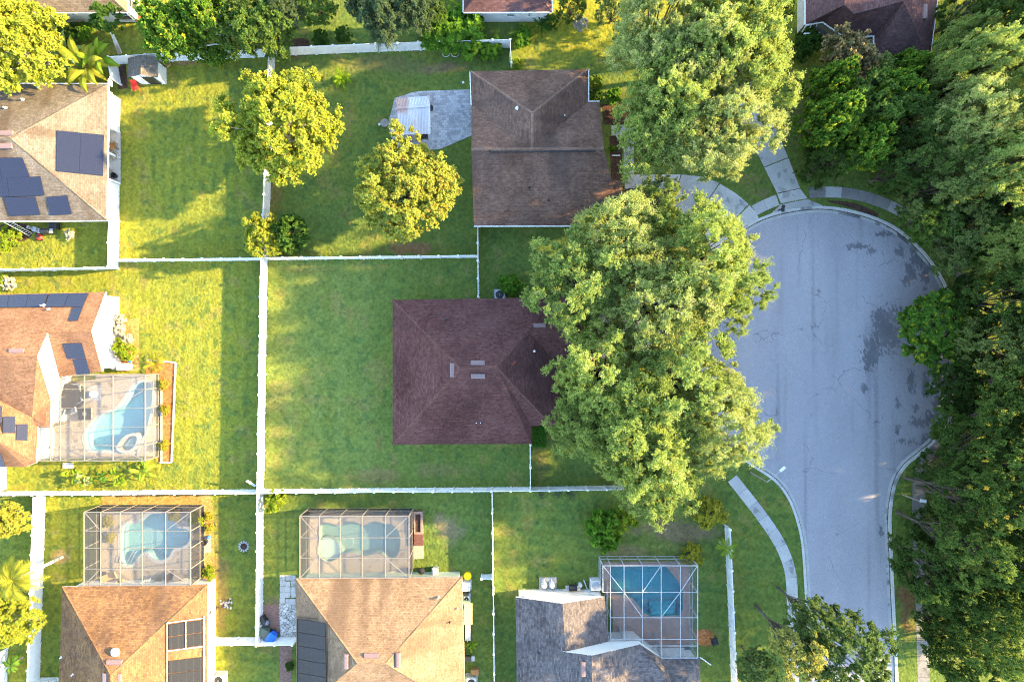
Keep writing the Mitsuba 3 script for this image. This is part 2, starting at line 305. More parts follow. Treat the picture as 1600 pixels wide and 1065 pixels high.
k = MB(); k.prism(kerb_poly, ZR - .1, .03); struct('kerb', k, 'kerb_concrete', 'pale concrete kerb round the cul-de-sac')

# pools are cut out of the ground
def smooth_pg(pts, off=(0, 0), sc=1.0, o=(0, 0)):
    return Polygon(spline([XY(o[0] + a / sc, o[1] + b / sc) for a, b in pts], .25, True)).buffer(0)
POOL2 = smooth_pg([(1255, 205), (1195, 225), (1140, 285), (1095, 360), (1040, 425), (970, 470), (880, 505), (800, 575), (752, 650), (745, 720), (775, 785), (840, 803), (920, 800), (1005, 805), (1080, 812), (1190, 805), (1245, 700), (1290, 600), (1325, 430), (1335, 290), (1310, 215)], sc=5.604, o=(0, 560))
POOL3 = smooth_pg([(610, 310), (650, 285), (750, 280), (795, 245), (850, 200), (920, 185), (990, 205), (1060, 265), (1115, 320), (1200, 335), (1228, 390), (1205, 465), (1140, 500), (1070, 520), (1030, 590), (950, 622), (885, 600), (850, 562), (800, 545), (750, 580), (700, 650), (640, 664), (600, 625), (588, 500), (592, 390)], sc=5.926, o=(90, 770))
POOL4 = smooth_pg([(305, 205), (345, 178), (400, 190), (455, 205), (500, 178), (545, 170), (600, 185), (640, 204), (690, 178), (745, 170), (800, 186), (868, 198), (908, 240), (927, 310), (922, 390), (895, 450), (858, 466), (818, 445), (785, 420), (740, 413), (690, 428), (632, 436), (580, 420), (530, 413), (470, 428), (420, 468), (370, 486), (320, 470), (290, 430), (284, 380), (300, 320), (295, 260)], sc=5, o=(440, 780))
POOL5 = PG([(800 + a / 5, 860 + b / 5) for a, b in [(765, 122), (1200, 122), (1290, 225), (1334, 300), (1334, 462), (1300, 502), (1085, 512), (1030, 480), (945, 372), (770, 322)]])
pools = unary_union([q.buffer(.02) for q in (POOL2, POOL3, POOL4, POOL5)])
big = sbox(-700, -700, 700, 700)
# the lawn sheet ends at the kerb and at the pools; it is cut into blocks so that no triangle is a sliver
ground = MB(); hole = unary_union([road_poly.buffer(.62), pools])
near = sbox(-62, -48, 78, 44)
for i in range(7):
    for j in range(5):
        c = sbox(-62 + 20 * i, -48 + 18.4 * j, -42 + 20 * i, -29.6 + 18.4 * j); ground.sheet(c.difference(hole), 0.0)
ground.sheet(big.difference(near).difference(hole), 0.0)
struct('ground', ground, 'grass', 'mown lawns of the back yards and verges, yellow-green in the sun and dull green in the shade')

PAVE = None
def slab_root(name, label): return thing(name, label, kind='structure')
def bedding(root, polys): part(root, 'bedding', MB().sheet(unary_union(polys).buffer(.03).buffer(-.03), .004), 'mulch_dark')
def slabs(root, pts, width, step, mats, z=.016, skip=()):
    bedding(root, [LineString(spline(pts, .3)).buffer(width / 2 - .01, cap_style=2)])
    p = spline(pts, .1); d = np.r_[0, np.cumsum(np.linalg.norm(np.diff(p, axis=0), axis=1))]; n = max(1, round(d[-1] / step))
    for i in range(n):
        if i in skip: continue
        a, b = d[-1] * i / n + .012, d[-1] * (i + 1) / n - .012
        s = np.linspace(a, b, 5); q = np.stack([np.interp(s, d, p[:, 0]), np.interp(s, d, p[:, 1])], 1)
        t = np.gradient(q, axis=0); t /= np.linalg.norm(t, axis=1, keepdims=True); nn = np.stack([-t[:, 1], t[:, 0]], 1) * width / 2
        part(root, 'slab', MB().prism(Polygon(np.vstack([q + nn, (q - nn)[::-1]])), -.08, z), mats[(i * 7 + 3) % len(mats)] if len(mats) > 1 else mats[0])
CM = ['concrete_0', 'concrete_1', 'concrete_2', 'concrete_0']
pv = slab_root('pavement', 'curved concrete pavement of square slabs through the verge left of the street')
slabs(pv, [XY(*q) for q in [(1144, 747), (1164, 772), (1185, 799), (1205, 827), (1221, 854), (1232, 882), (1237, 912), (1238.5, 962), (1239.5, 1020), (1240, 1110)]], 1.08, 1.62, CM)
pv2 = slab_root('pavement', 'shaded concrete pavement running under the trees right of the street')
slabs(pv2, [XY(*q) for q in [(1512, 610), (1497, 650), (1472, 685), (1448, 712), (1437, 745), (1435, 800), (1437, 880), (1441, 960), (1444, 1110)]], 1.2, 1.62, ['concrete_dark'])
pv3 = slab_root('pavement', 'curved concrete pavement along the top of the cul-de-sac')
arc = [XY(1293 + 233 * math.cos(t), 532 - 233 * math.sin(t)) for t in np.radians(np.arange(119.5, 108, -2))]
slabs(pv3, arc, 1.05, 1.6, ['concrete_1', 'concrete_0', 'concrete_2'])
arc = [XY(1293 + 232 * math.cos(t), 532 - 232 * math.sin(t)) for t in np.radians(np.arange(97.2, 20, -2))]
slabs(pv3, arc, 1.05, 1.6, ['concrete_dark', 'concrete_dark', 'concrete_1', 'concrete_dark'])
def drive(name, label, quads, mats):
    r = slab_root(name, label); bedding(r, [PG(q) for q in quads])
    for i, q in enumerate(quads): part(r, 'slab', MB().prism(PG(q).buffer(-.012), -.08, .018), mats[i % len(mats)])
    return r
drive('driveway', 'concrete driveway leading up from the top of the cul-de-sac to the house with the plum roof',
      [[(1220, 319), (1262, 311), (1287, 321.5), (1245, 324.5), (1203, 335)], [(1214, 303), (1250, 294.5), (1262, 310), (1220, 318)], [(1194, 262), (1232, 247), (1250, 294), (1214, 302)], [(1172, 216), (1212, 200), (1231.5, 246), (1193.5, 261)],
       [(1150, 170), (1190, 154), (1211.5, 199), (1171.5, 215)], [(1128, 124), (1168, 108), (1189.5, 153), (1149.5, 169)], [(1106, 78), (1146, 62), (1167.5, 107), (1127.5, 123)]], ['concrete_1', 'concrete_2', 'concrete_0', 'concrete_1'])
drive('driveway', 'concrete driveway of the umber-roofed house, mostly under the oaks',
      [[(976, 272.5), (1003, 272.5), (1003, 345), (976, 345)], [(1003.5, 272.5), (1064, 272.5), (1053, 306), (1040, 345), (1003.5, 345)], [(1065, 272.5), (1098, 276), (1124, 286), (1109, 308), (1092, 345), (1041, 345), (1054, 306)],
       [(1125, 287), (1150, 302), (1170, 319), (1145, 345), (1093, 345), (1110, 308)], [(1171, 320), (1182, 333.5), (1186, 342), (1160, 358), (1128, 388), (1112, 392), (1094, 346), (1146, 346)]], ['concrete_0', 'concrete_2', 'concrete_1'])
drive('driveway', 'concrete driveway in front of the plum-roofed house, hidden under the oaks',
      [[(925, 470), (1010, 470), (1010, 560), (925, 560)], [(1010.5, 470), (1075, 472), (1080, 560), (1010.5, 560)]], ['concrete_1', 'concrete_0'])
wk = slab_root('garden_path', 'L-shaped grey concrete path from the front door of the umber-roofed house')
for q in ([(955, 196), (988, 196), (989, 212), (955, 212)], [(973, 212.5), (989.5, 212.5), (990.5, 242), (974, 242)], [(974, 242.5), (990.5, 242.5), (991, 272), (975, 272)]): part(wk, 'slab', MB().prism(PG(q).buffer(-.01), -.08, .02), 'concrete_1')

def bed(pts, mat, label, z=.006, name='mulch_bed', sm=True, h=None):
    pl = Polygon(spline([XY(*q) for q in pts], .3, True)).buffer(0) if sm else PG(pts)
    return struct(name, MB().sheet(pl, z), mat, label)
bed([(940, 163), (990, 160), (988, 195), (944, 195)], 'mulch_dark', 'dark mulch bed at the right corner of the umber-roofed house', sm=False)
bed([(952, 213), (971, 213), (973, 285), (955, 283)], 'mulch_dark', 'dark mulch bed beside the front door of the umber-roofed house', sm=False)
bed([(1292, 314), (1330, 316), (1362, 328), (1372, 336), (1364, 340), (1330, 325)], 'mulch_dark', 'dark bare soil between the kerb and the pavement at the top of the cul-de-sac')
bed([(160, 772), (240, 770), (330, 769), (331, 840), (326, 905), (318, 905), (318, 788), (160, 789)], 'mulch_tan', 'tan mulch strip behind the screened pool with the mint water', sm=False)
bed([(316, 790), (333, 790), (336, 905), (318, 905)], 'mulch_tan', 'tan mulch strip right of the screened pool with the mint water', z=.012, sm=False)
bed([(228, 562), (274, 566), (267, 722), (247, 722), (249, 590), (228, 585)], 'mulch_red', 'orange mulch bed with white edging right of the screened pool with the aqua water', sm=False)
bed([(411, 944), (440, 944), (440, 990), (411, 990)], 'red_pavers', 'dark brick paving in the corner with the rubbish bins', z=.012, sm=False, name='brick_paving')
bed([(437, 1008), (456, 1008), (455, 1110), (437, 1110)], 'red_pavers', 'narrow brown brick path beside the honey-roofed house', z=.012, sm=False, name='brick_path')
bed([(436, 943), (463, 943), (463, 995), (438, 995)], 'pebbles', 'bed of pale loose pebbles left of the honey-roofed house', z=.016, sm=False, name='pebble_bed')
bed([(420, 70), (475, 60), (480, 76), (425, 82)], 'mulch_dark', 'dark bare soil behind the back fence under the round dense tree', z=.01)
bed([(0, 352), (40, 350), (52, 362), (38, 376), (0, 376)], 'mulch_dark', 'dark soil round the clipped yellow bush at the left edge')
bed([(183, 500), (217, 497), (217, 580), (183, 580)], 'mulch_tan', 'tan gravel bed with white-leaved shrubs beside the tall white gable', sm=False)
bed([(180, 90), (195, 88), (200, 138), (184, 140)], 'mulch_dark', 'dark soil between the shed and the banana plants', sm=False)
bed([(1086, 985), (1112, 985), (1112, 1005), (1090, 1005)], 'mulch_red', 'reddish mulch patch right of the screened pool with brick paving', z=.012)

# paving stones left of the honey-roofed house: each slab a piece
ps = slab_root('stone_paving', 'pale uneven stone slabs left of the honey-roofed house')
r = random.Random(3)
for i in range(3):
    for j in range(5):
        if r.random() < .12: continue
        u, v = 437 + i * 8.6 + r.uniform(-.5, .5), 898 + j * 9 + r.uniform(-.6, .6)
        part(ps, 'slab', MB().prism(PG([(u, v), (u + 8.0, v + r.uniform(-.5, .5)), (u + 8, v + 8.2), (u + .3, v + 8.2)]), -.03, .03 + r.uniform(0, .015)), r.choice(['concrete_0', 'concrete_2', 'concrete_1']))

# ------------------------------------------------------------------ white vinyl fences
FH, PW = 1.88, 1.86
up_, lo_ = [], []
for i in range(10):                                    # one board panel with a groove at every joint
    x = -.5 + i / 10; up_ += [(x, .004), (x + .006, .011), (x + .094, .011)]; lo_ += [(x, -.004), (x + .006, -.011), (x + .094, -.011)]
panel_ply = mikit.ply(MB().prism(Polygon(up_ + [(.5, .004), (.5, -.004)] + lo_[::-1]), .12, 1.74).mesh(), 'vinyl')
rail_ply = mikit.ply(MB().box((0, 0, 0), (1, .05, .13)).mesh(), 'vinyl')
qm = MB(); qm.box((0, 0, .94), (.15, .15, 1.88)); qm.add([[-.1, -.1, 1.88], [.1, -.1, 1.88], [.1, .1, 1.88], [-.1, .1, 1.88], [0, 0, 1.99]], [[0, 1, 4], [1, 2, 4], [2, 3, 4], [3, 0, 4]]); post_ply = mikit.ply(qm.mesh(), 'vinyl')
def fence(label, pts, hs=1.0, ends=(True, True), skip=()):
    k = thing('vinyl_fence', label, 'fence', 'white vinyl fences round the back yards')
    pts = [XY(*q) for q in pts]
    for s in range(len(pts) - 1):
        a, b = pts[s], pts[s + 1]; L = np.linalg.norm(b - a); n = max(1, round(L / PW)); ang = math.degrees(math.atan2(b[1] - a[1], b[0] - a[0]))
        for i in range(n + 1):
            if i == 0 and (s > 0 or not ends[0]): continue
            if i == n and s == len(pts) - 2 and not ends[1]: continue
            q = a + (b - a) * i / n
            put(numbered(f'{k}__post'), post_ply, 'vinyl', to_world=T().translate([q[0], q[1], 0]).rotate([0, 0, 1], ang).scale([1, 1, hs + R_.uniform(-.005, .005)]))
        for i in range(n):
            if (s, i) in skip: continue
            q = a + (b - a) * (i + .5) / n; w = L / n - .13
            M = T().translate([q[0], q[1], R_.uniform(-.012, .012)]).rotate([0, 0, 1], ang + R_.uniform(-.25, .25)).scale([w, 1, hs])
            put(numbered(f'{k}__panel'), panel_ply, 'vinyl', to_world=M)
            for zz in (.13, 1.77): put(numbered(f'{k}__rail'), rail_ply, 'vinyl', to_world=M @ T().translate([0, 0, zz]))
    return k
fence('white back fence of the top left yard, between the shed and the dense round tree', [(186, 101), (270, 96), (429, 89)], ends=(True, False))
fence('white vinyl fence along the back of the yard with the paved terrace', [(430, 88), (560, 82.5), (690, 77.5), (797, 75)])
fence('white vinyl fence between the two top yards, under the big yellow-green tree', [(430, 90.5), (419, 404)], ends=(False, False))
fence('tall sunlit white fence running down the middle, left of the lawn of the plum-roofed house', [(418, 406), (412.5, 763)], ends=(True, True))
fence('white fence between the two lower left yards with screened pools, ending beside the rubbish bins', [(412, 766), (411, 995)], ends=(False, True))
fence('white vinyl fence along the bottom of the top left yard', [(184, 409), (416, 406.5)], ends=(False, False))
fence('white vinyl fence between the terrace yard and the lawn of the plum-roofed house', [(421, 406), (747.5, 402.5)], ends=(False, False))
fence('short sunlit white fence from the corner of the solar-roofed taupe house', [(187, 346), (185, 420)])
fence('white vinyl fence at the left edge, below the bush yard of the taupe house', [(-40, 425), (182, 420.5)], ends=(True, False))
fence('short white fence behind the banana plants at the corner of the taupe house', [(184.5, 103), (190, 133)], ends=(False, True))
fence('short thin white fence between the umber roof and the plum roof', [(747.5, 356), (748.5, 465)])
fence('short thin white fence from the umber roof up to the back corner', [(797.5, 77), (799, 110)], ends=(False, True))
fence('short thin white fence below the lower right corner of the plum roof', [(828, 690), (828.3, 759.5)], ends=(True, False))
fence('long white fence from the tall middle fence to under the central oaks', [(413, 764), (620, 762), (828, 760.5), (1060, 756)], ends=(False, True))
fence('white fence along the bottom of the yard with the aqua pool', [(-40, 767.5), (70, 766.8), (411, 764)], ends=(True, False))
fence('wide sunlit white fence at the lower left, crossed by the palm trunk', [(72, 769), (62.5, 1062)], ends=(False, True))
fence('short white fence from the lower left fence to the copper-roofed house', [(64, 1057), (97, 1057.5)], ends=(False, True))
fence('short white fence between the copper-roofed house and the bin corner', [(338, 995), (409, 994)], ends=(True, False))
fence('short white fence closing off the bin corner beside the honey roof', [(412.5, 995), (466, 994.5)], ends=(False, True))
fence('long thin white fence between the honey-roofed and the slate-roofed yards', [(769.5, 763), (773.5, 1100)], ends=(False, True))
fence('white fence standing alone right of the brick-paved screened pool', [(1132, 819), (1144, 1100)])
fence('white fence at the left edge beside the aqua pool yard', [(10, 727), (10.5, 765)], ends=(True, False))
fence('white fence in the bottom left corner', [(13, 1012), (11, 1100)])
fence('little white gate panel half way down the thin fence', [(753, 896.5), (769.5, 896.5)], hs=.75)

# ------------------------------------------------------------------ houses
ZE = 2.75
def vent_ridge(parent, u, v, z, along, L=1.0, w=.42, ang=None, mat='vent_metal'):
    """a low box vent lying on a roof slope: a sloping hood"""
    c = P(u, v, z); a = np.array([1, 0, 0]) if along == 'u' else np.array([0, 1, 0])
    b = np.array([-a[1], a[0], 0]); h = .17
    V = [c + a * s * L / 2 + b * t * w / 2 + np.array([0, 0, zz]) for s in (-1, 1) for t, zz in ((-1, -.35), (1, -.35), (1, h * .75), (.5, h), (-.5, h), (-1, h * .75))]
    F = []
    for i in range(6): j = (i + 1) % 6; F.append([i, j, j + 6, i + 6])
    m = MB().add(V, F); m.add(V, [[0, 2, 1], [0, 3, 2], [0, 4, 3], [0, 5, 4], [6, 7, 8], [6, 8, 9], [6, 9, 10], [6, 10, 11]])
    return part(parent + '__roof', 'vent', m, mat)
def pipe(parent, u, v, z, r=.05, h=.35, mat='white_plastic'):
    c = P(u, v, z); return part(parent + '__roof', 'vent_pipe', MB().lathe([(r * 1.9, -.25), (r * 1.9, .03), (r, .08), (r, h), (0.001, h)], c, 10), mat)
def house(name, label, pts, facets, mat, wallmat='stucco_white', over=.42, cap=None, ze=ZE, notch=None, gable=None, caps=(), trim='white_trim', gutters=True):
    """roof from corner points (u, v, z) and facets; fascia, gable walls and walls below follow from its outline"""
    k = thing(name, label, 'house')
    Q = {n: P(*q) for n, q in pts.items()}
    rf = MB(); cnt = {}
    for f in facets:
        rf.face([Q[n] for n in f])
        for i in range(len(f)):
            e = (f[i], f[(i + 1) % len(f)]); cnt.setdefault(frozenset(e), []).append(e)
    part(k, 'roof', rf, mat)
    fas, gabs = MB(), []; zb = ze - .2
    for es in cnt.values():
        if len(es) > 1: continue
        a, b = Q[es[0][0]], Q[es[0][1]]
        if max(a[2], b[2]) > ze + .35: m = MB(); gabs.append(m)
        else: m = fas
        m.add([a - [0, 0, .004], b - [0, 0, .004], [b[0], b[1], zb], [a[0], a[1], zb]], [[0, 1, 2, 3]])
        d = unit([b[0] - a[0], b[1] - a[1]]); o = np.array([d[1], -d[0], 0])
    foot = unary_union([Polygon([Q[n][:2] for n in f]).buffer(.004) for f in facets]).simplify(.01)
    fas.sheet(foot, zb)
    part(k, 'fascia', fas, trim)
    for m in gabs: part(k, 'gable_wall', m, gable or wallmat)
    w = foot.buffer(-over, join_style=2)
    if notch is not None: w = w.difference(notch)
    part(k, 'wall', MB().prism(w, -.05, zb - .01), wallmat)
    # gutters: a white channel along every level eave
    for es in cnt.values() if gutters else ():
        if len(es) > 1: continue
        a, b = Q[es[0][0]], Q[es[0][1]]
        if isinstance(gutters, list) and es[0] not in gutters and es[0][::-1] not in gutters: continue
        if abs(a[2] - b[2]) > .1 or max(a[2], b[2]) > ze + .2: continue
        mid = (a + b) / 2; d = unit(b - a); o = np.array([d[1], -d[0], 0])
        if foot.contains(Point((mid + o * .05)[:2])): o = -o
        part(k, 'gutter', MB().beam(a + o * .055 - [0, 0, .07], b + o * .055 - [0, 0, .07], .08, .10), 'white_trim')
    # hip and ridge caps
    for es in cnt.values():
        if len(es) < 2: continue
        a, b = Q[es[0][0]], Q[es[0][1]]
        if frozenset(es[0]) in [frozenset(x) for x in caps]:
            n = max(2, int(np.linalg.norm(b - a) / .3)); m = MB(); rr = random.Random(n)
            for i in range(n):
                p, q = a + (b - a) * i / n, a + (b - a) * (i + 1.05) / n
                s = unit(np.cross(q - p, [0, 0, 1.0])) * .13; up = np.array([0, 0, .045]) + (b - a) / np.linalg.norm(b - a) * 0
                lo = np.array([0, 0, .02])
                m.add([p - s - lo * 3, p + [0, 0, .03], p + s - lo * 3, q - s - lo * 3 + up * .3, q + up, q + s - lo * 3 + up * .3], [[0, 1, 4, 3], [1, 2, 5, 4]])
            part(k + '__roof', 'ridge_cap', m, cap or mat)
    return k, Q, foot
def on_roof(k, name, mat, quad, lift=.07, thick=.04, **kw):
    """a flat panel on four roof points (u, v, z)"""
    q = [P(*x) for x in quad]; n = unit(np.cross(q[1] - q[0], q[2] - q[0])); n = n if n[2] > 0 else -n
    top = [a + n * (lift + thick) for a in q]; bot = [a + n * lift for a in q]
    V = top + bot; m = MB().add(V, [[0, 1, 2, 3], [7, 6, 5, 4], [0, 4, 5, 1], [1, 5, 6, 2], [2, 6, 7, 3], [3, 7, 4, 0]])
    return part(k + '__roof', name, m, mat)
def plane_z(Q, a, b, c):
    """height function z(u, v) of the roof plane through three corners, solved along the line of sight"""
    n = np.cross(Q[b] - Q[a], Q[c] - Q[a]); d = n @ Q[a]
    cam = np.array([0, 0, H])
    def f(u, v):
        g = P(u, v, 0); t = (d - n @ cam) / (n @ (g - cam)); return (cam + t * (g - cam))[2]
    return f
def grid_on_roof(k, Q, abc, corners, nu, nv, mat, gap=.04, name='solar_panel', lift=.07, skip=()):
    """nu x nv panels inside four pixel corners TL TR BR BL"""
    z = plane_z(Q, *abc); c = np.array(corners, float)
    bl = lambda s, t: (c[0] * (1 - s) + c[1] * s) * (1 - t) + (c[3] * (1 - s) + c[2] * s) * t
    for i in range(nu):
        for j in range(nv):
            if (i, j) in skip: continue
            q = [bl((i + gap) / nu, (j + gap) / nv), bl((i + 1 - gap) / nu, (j + gap) / nv), bl((i + 1 - gap) / nu, (j + 1 - gap) / nv), bl((i + gap) / nu, (j + 1 - gap) / nv)]
            on_roof(k, name, mat, [(u, v, z(u, v)) for u, v in q], lift)
def window(k, face_pts, mat='window_glass', frame=True):
    """a window in a wall: a pane quad with a frame set proud of it"""
    q = [np.array(p, float) for p in face_pts]; n = unit(np.cross(q[1] - q[0], q[3] - q[0]))
    w = part(k, 'window', MB().add([p + n * .012 for p in q], [[0, 1, 2, 3]]), mat)
    f = MB()
    for i in range(4): f.beam(q[i] + n * .02, q[(i + 1) % 4] + n * .02, .06, .06)
    f.beam((q[0] + q[3]) / 2 + n * .02, (q[1] + q[2]) / 2 + n * .02, .035, .04)
    part(w, 'frame', f, 'white_trim'); return w
def wall_window(k, x0, y0, x1, y1, z0, z1, mat='window_glass'):
    return window(k, [(x0, y0, z0), (x1, y1, z0), (x1, y1, z1), (x0, y0, z1)], mat)

# taupe house, upper left, with porch and solar sheets
por = PG([(176, 202), (196, 202), (196, 287), (174, 287)], 0).buffer(0)
z = ZE
k1, Q1, f1 = house('house', 'taupe hip-roofed house with blue solar sheets and a right-hand porch, upper left',
    dict(TL=(-150, 131, z), TR=(168.5, 131.5, z), BR=(166.5, 344, z), BL=(-150, 346, z), R=(16, 216, 5.7), L=(-150, 216, 5.7)),
    [('TL', 'TR', 'R', 'L'), ('L', 'R', 'BR', 'BL'), ('R', 'TR', 'BR')], 'shingle_taupe', 'stucco_white', notch=sbox(XY(172, 0)[0], XY(0, 289)[1], XY(215, 0)[0], XY(0, 205)[1]), caps=[('R', 'TR'), ('R', 'BR'), ('L', 'R')])
part(k1, 'porch_floor', MB().prism(sbox(XY(170, 0)[0], XY(0, 288.5)[1], XY(188.5, 0)[0], XY(0, 205.5)[1]), -.05, .06), 'concrete_1')
for v in (207, 247, 287): part(k1, 'porch_post', MB().beam(P(187, v), P(187, v) + [0, 0, 2.5], .16, .16), 'white_trim')
grid_on_roof(k1, Q1, ('R', 'TR', 'BR'), [(89, 204), (163, 211), (161.5, 275.5), (88, 268)], 2, 1, 'solar_blue', .006)
grid_on_roof(k1, Q1, ('L', 'R', 'BR'), [(-40, 246), (36, 246), (48, 276), (-40, 281)], 2, 1, 'solar_blue', .004)
grid_on_roof(k1, Q1, ('L', 'R', 'BR'), [(-40, 281), (64, 275), (71, 305), (-40, 309)], 2, 1, 'solar_blue', .004)
grid_on_roof(k1, Q1, ('L', 'R', 'BR'), [(7, 308), (56, 307), (64, 335), (16, 337)], 1, 1, 'solar_blue', 0)
grid_on_roof(k1, Q1, ('L', 'R', 'BR'), [(74, 307), (106, 305), (113, 334), (80, 336)], 1, 1, 'solar_blue', 0)
for u, v, al, L in ((10, 208.5, 'u', 1.3), (8, 228.5, 'u', 1.3), (37, 219.5, 'v', 1.2)): vent_ridge(k1, u, v, 5.45 if al == 'u' else 5.15, al, L)
zt = plane_z(Q1, 'TL', 'TR', 'R')
for u, v in ((60, 136), (36, 156), (9, 169)): pipe(k1, u, v, zt(u, v), .09, .3, 'aluminium')
xr = f1.bounds[2] - .42
for a, b, z0, z1 in ((136, 144, 1.4, 2.0), (154, 165, 1.35, 2.0), (158, 170, .7, 1.25)): wall_window(k1, xr, XY(0, b)[1], xr, XY(0, a)[1], z0, z1, 'window_pale')
wall_window(k1, xr, XY(0, 341)[1], xr, XY(0, 328)[1], .7, 1.7, 'window_pale')

# rust house, left middle, two white gables and solar panels
k2, Q2, f2 = house('house', 'rust-brown roofed house with tall white gables and solar panels, left of the aqua screened pool',
    dict(TL=(-150, 463, z), TR=(165, 456, z), R1=(142.6, 517, 4.9), J=(74.5, 519, 4.95), A=(58, 556, 5.9), Aw=(-150, 556, 5.9), E1=(159.5, 579.5, z), E0=(93.5, 589, z), B=(79.5, 626, z), B2=(79, 667, z), C0=(58.5, 667, z), C1=(57, 722, z), D=(40, 729, z), Dw=(-150, 729, z), V0=(50, 652, 2.95), V1=(48.5, 718, 2.9), W=(-8, 686, 4.6), Ww=(-150, 686, 4.6), VV=(-30, 610, 4.1), VW=(-150, 612, 4.1)),
    [('TL', 'TR', 'R1', 'J', 'A', 'Aw'), ('J', 'R1', 'E1', 'E0'), ('Aw', 'A', 'B', 'V0', 'VV', 'VW'), ('VW', 'VV', 'V0', 'W', 'Ww'), ('W', 'V0', 'V1'), ('Ww', 'W', 'V1', 'D', 'Dw'), ('V0', 'B', 'B2', 'C0', 'C1', 'V1'), ('V1', 'C1', 'D')], 'shingle_rust', 'stucco_white', over=.3, caps=[('R1', 'J'), ('A', 'Aw')], gutters=False)
# the gable of the taller part rises behind the lower roof
part(k2, 'gable_wall', MB().add([Q2['J'] + [-.03, .1, -.05], Q2['A'] - [.03, 0, .05], Q2['B'] - [.03, 0, .1], Q2['E0'] - [.1, 0, .1]], [[0, 1, 2], [0, 2, 3]]), 'stucco_white')
grid_on_roof(k2, Q2, ('TL', 'TR', 'R1'), [(-45, 463), (76, 459.5), (69, 480.5), (-45, 481.5)], 4, 1, 'solar_blue', .008)
grid_on_roof(k2, Q2, ('TL', 'TR', 'R1'), [(78, 459.5), (139.5, 458.5), (130.5, 480), (70.5, 480.3)], 2, 1, 'solar_blue', .012)
grid_on_roof(k2, Q2, ('TL', 'TR', 'R1'), [(115.5, 480.6), (130.5, 480.4), (122, 502), (107.5, 502)], 1, 1, 'solar_blue', .01)
grid_on_roof(k2, Q2, ('J', 'R1', 'E1'), [(98, 535.5), (128.5, 534.5), (142, 583), (111.5, 585)], 1, 2, 'solar_blue', .014)
grid_on_roof(k2, Q2, ('Aw', 'A', 'B'), [(0, 574), (47, 573), (54.5, 597.5), (5, 598)], 1, 1, 'solar_blue', .012)
grid_on_roof(k2, Q2, ('Aw', 'A', 'B'), [(5, 598.5), (54.5, 598), (61, 621.5), (12, 622.5)], 1, 1, 'solar_blue', .012)
grid_on_roof(k2, Q2, ('Aw', 'A', 'B'), [(45.5, 622), (61, 621.8), (69, 644), (53.5, 645)], 1, 1, 'solar_blue', .012)
zf = plane_z(Q2, 'W', 'V0', 'V1')
for c in ([(5, 650), (23.5, 650), (23.5, 676), (5, 676)], [(26, 662), (43.5, 662), (43, 687.5), (25.5, 687)], [(-20, 633), (3, 634), (3, 660), (-20, 659)]): on_roof(k2, 'solar_panel', 'solar_blue', [(u, v, zf(u, v)) for u, v in c], .09)
grid_on_roof(k2, Q2, ('Ww', 'W', 'D'), [(-40, 706), (2, 706), (10, 728), (-40, 728)], 1, 1, 'solar_blue', .01)
vent_ridge(k2, 27, 548, 5.65, 'u', 1.3); pipe(k2, 68, 477, 3.6, .07, .4); pipe(k2, 76, 483, 3.7, .06, .25)
xr = Q2['TR'][0] - .3
wall_window(k2, xr, XY(0, 484)[1], xr, XY(0, 477)[1], 1.4, 2.0, 'window_pale')

# copper house, lower left
k3, Q3, f3 = house('house', 'copper-brown hip-roofed house with black pool heating sheets, in the lower left below the mint pool',
    dict(TL=(97, 916, z), TR=(324, 912.5, z), A=(173, 1054, 6.1), Ab=(176, 1300, 6.1), BL=(85, 1300, z), BR=(325, 1300, z)),
    [('TL', 'TR', 'A'), ('TL', 'A', 'Ab', 'BL'), ('A', 'TR', 'BR', 'Ab')], 'shingle_copper', 'stucco_cream', caps=[('TL', 'A'), ('TR', 'A'), ('A', 'Ab')], trim='stucco_taupe', gutters=False)
grid_on_roof(k3, Q3, ('A', 'TR', 'BR'), [(262.5, 974), (317.5, 966.5), (317.5, 1007), (262.5, 1014.5)], 1, 2, 'solar_black', .03, name='heating_sheet')
grid_on_roof(k3, Q3, ('A', 'TR', 'BR'), [(262.5, 1031), (317.5, 1024.5), (317.5, 1106), (262.5, 1113)], 1, 4, 'solar_black', .02, name='heating_sheet')
zz = plane_z(Q3, 'A', 'TR', 'BR')
pm_ = MB()
for a, b in (((261.5, 972), (261.5, 1110)), ((319, 962), (319, 1110)), ((262, 1016.5), (318, 1009)), ((262, 972.5), (318, 965)), ((290, 970), (290, 1012))):
    pm_.beam(P(*a, zz(*a) + .16), P(*b, zz(*b) + .16), .07, .05)
part(k3 + '__roof', 'heating_pipe', pm_, 'white_plastic')
zt = plane_z(Q3, 'TL', 'TR', 'A')
c = P(182, 1017, zt(182, 1017))
part(k3 + '__roof', 'roof_fan', MB().lathe([(.22, -.3), (.22, .12), (.42, .14), (.42, .22), (.30, .34), (.12, .40), (.001, .41)], c, 18), 'aluminium')
vent_ridge(k3, 179.5, 1033.5, zt(179.5, 1033.5), 'u', 1.35); vent_ridge(k3, 187, 1062, 5.75, 'v', 1.3); vent_ridge(k3, 164.5, 1062, 5.75, 'v', 1.3)
for u, v in ((96, 1026), (114, 1053)): zl = plane_z(Q3, 'TL', 'A', 'BL'); pipe(k3, u, v, zl(u, v), .06, .25)
xr = Q3['TR'][0] - .42
wall_window(k3, xr, XY(0, 1029)[1], xr, XY(0, 1015)[1], 1.0, 1.6)
wall_window(k3, xr, XY(0, 960)[1], xr, XY(0, 945)[1], 1.0, 2.1)

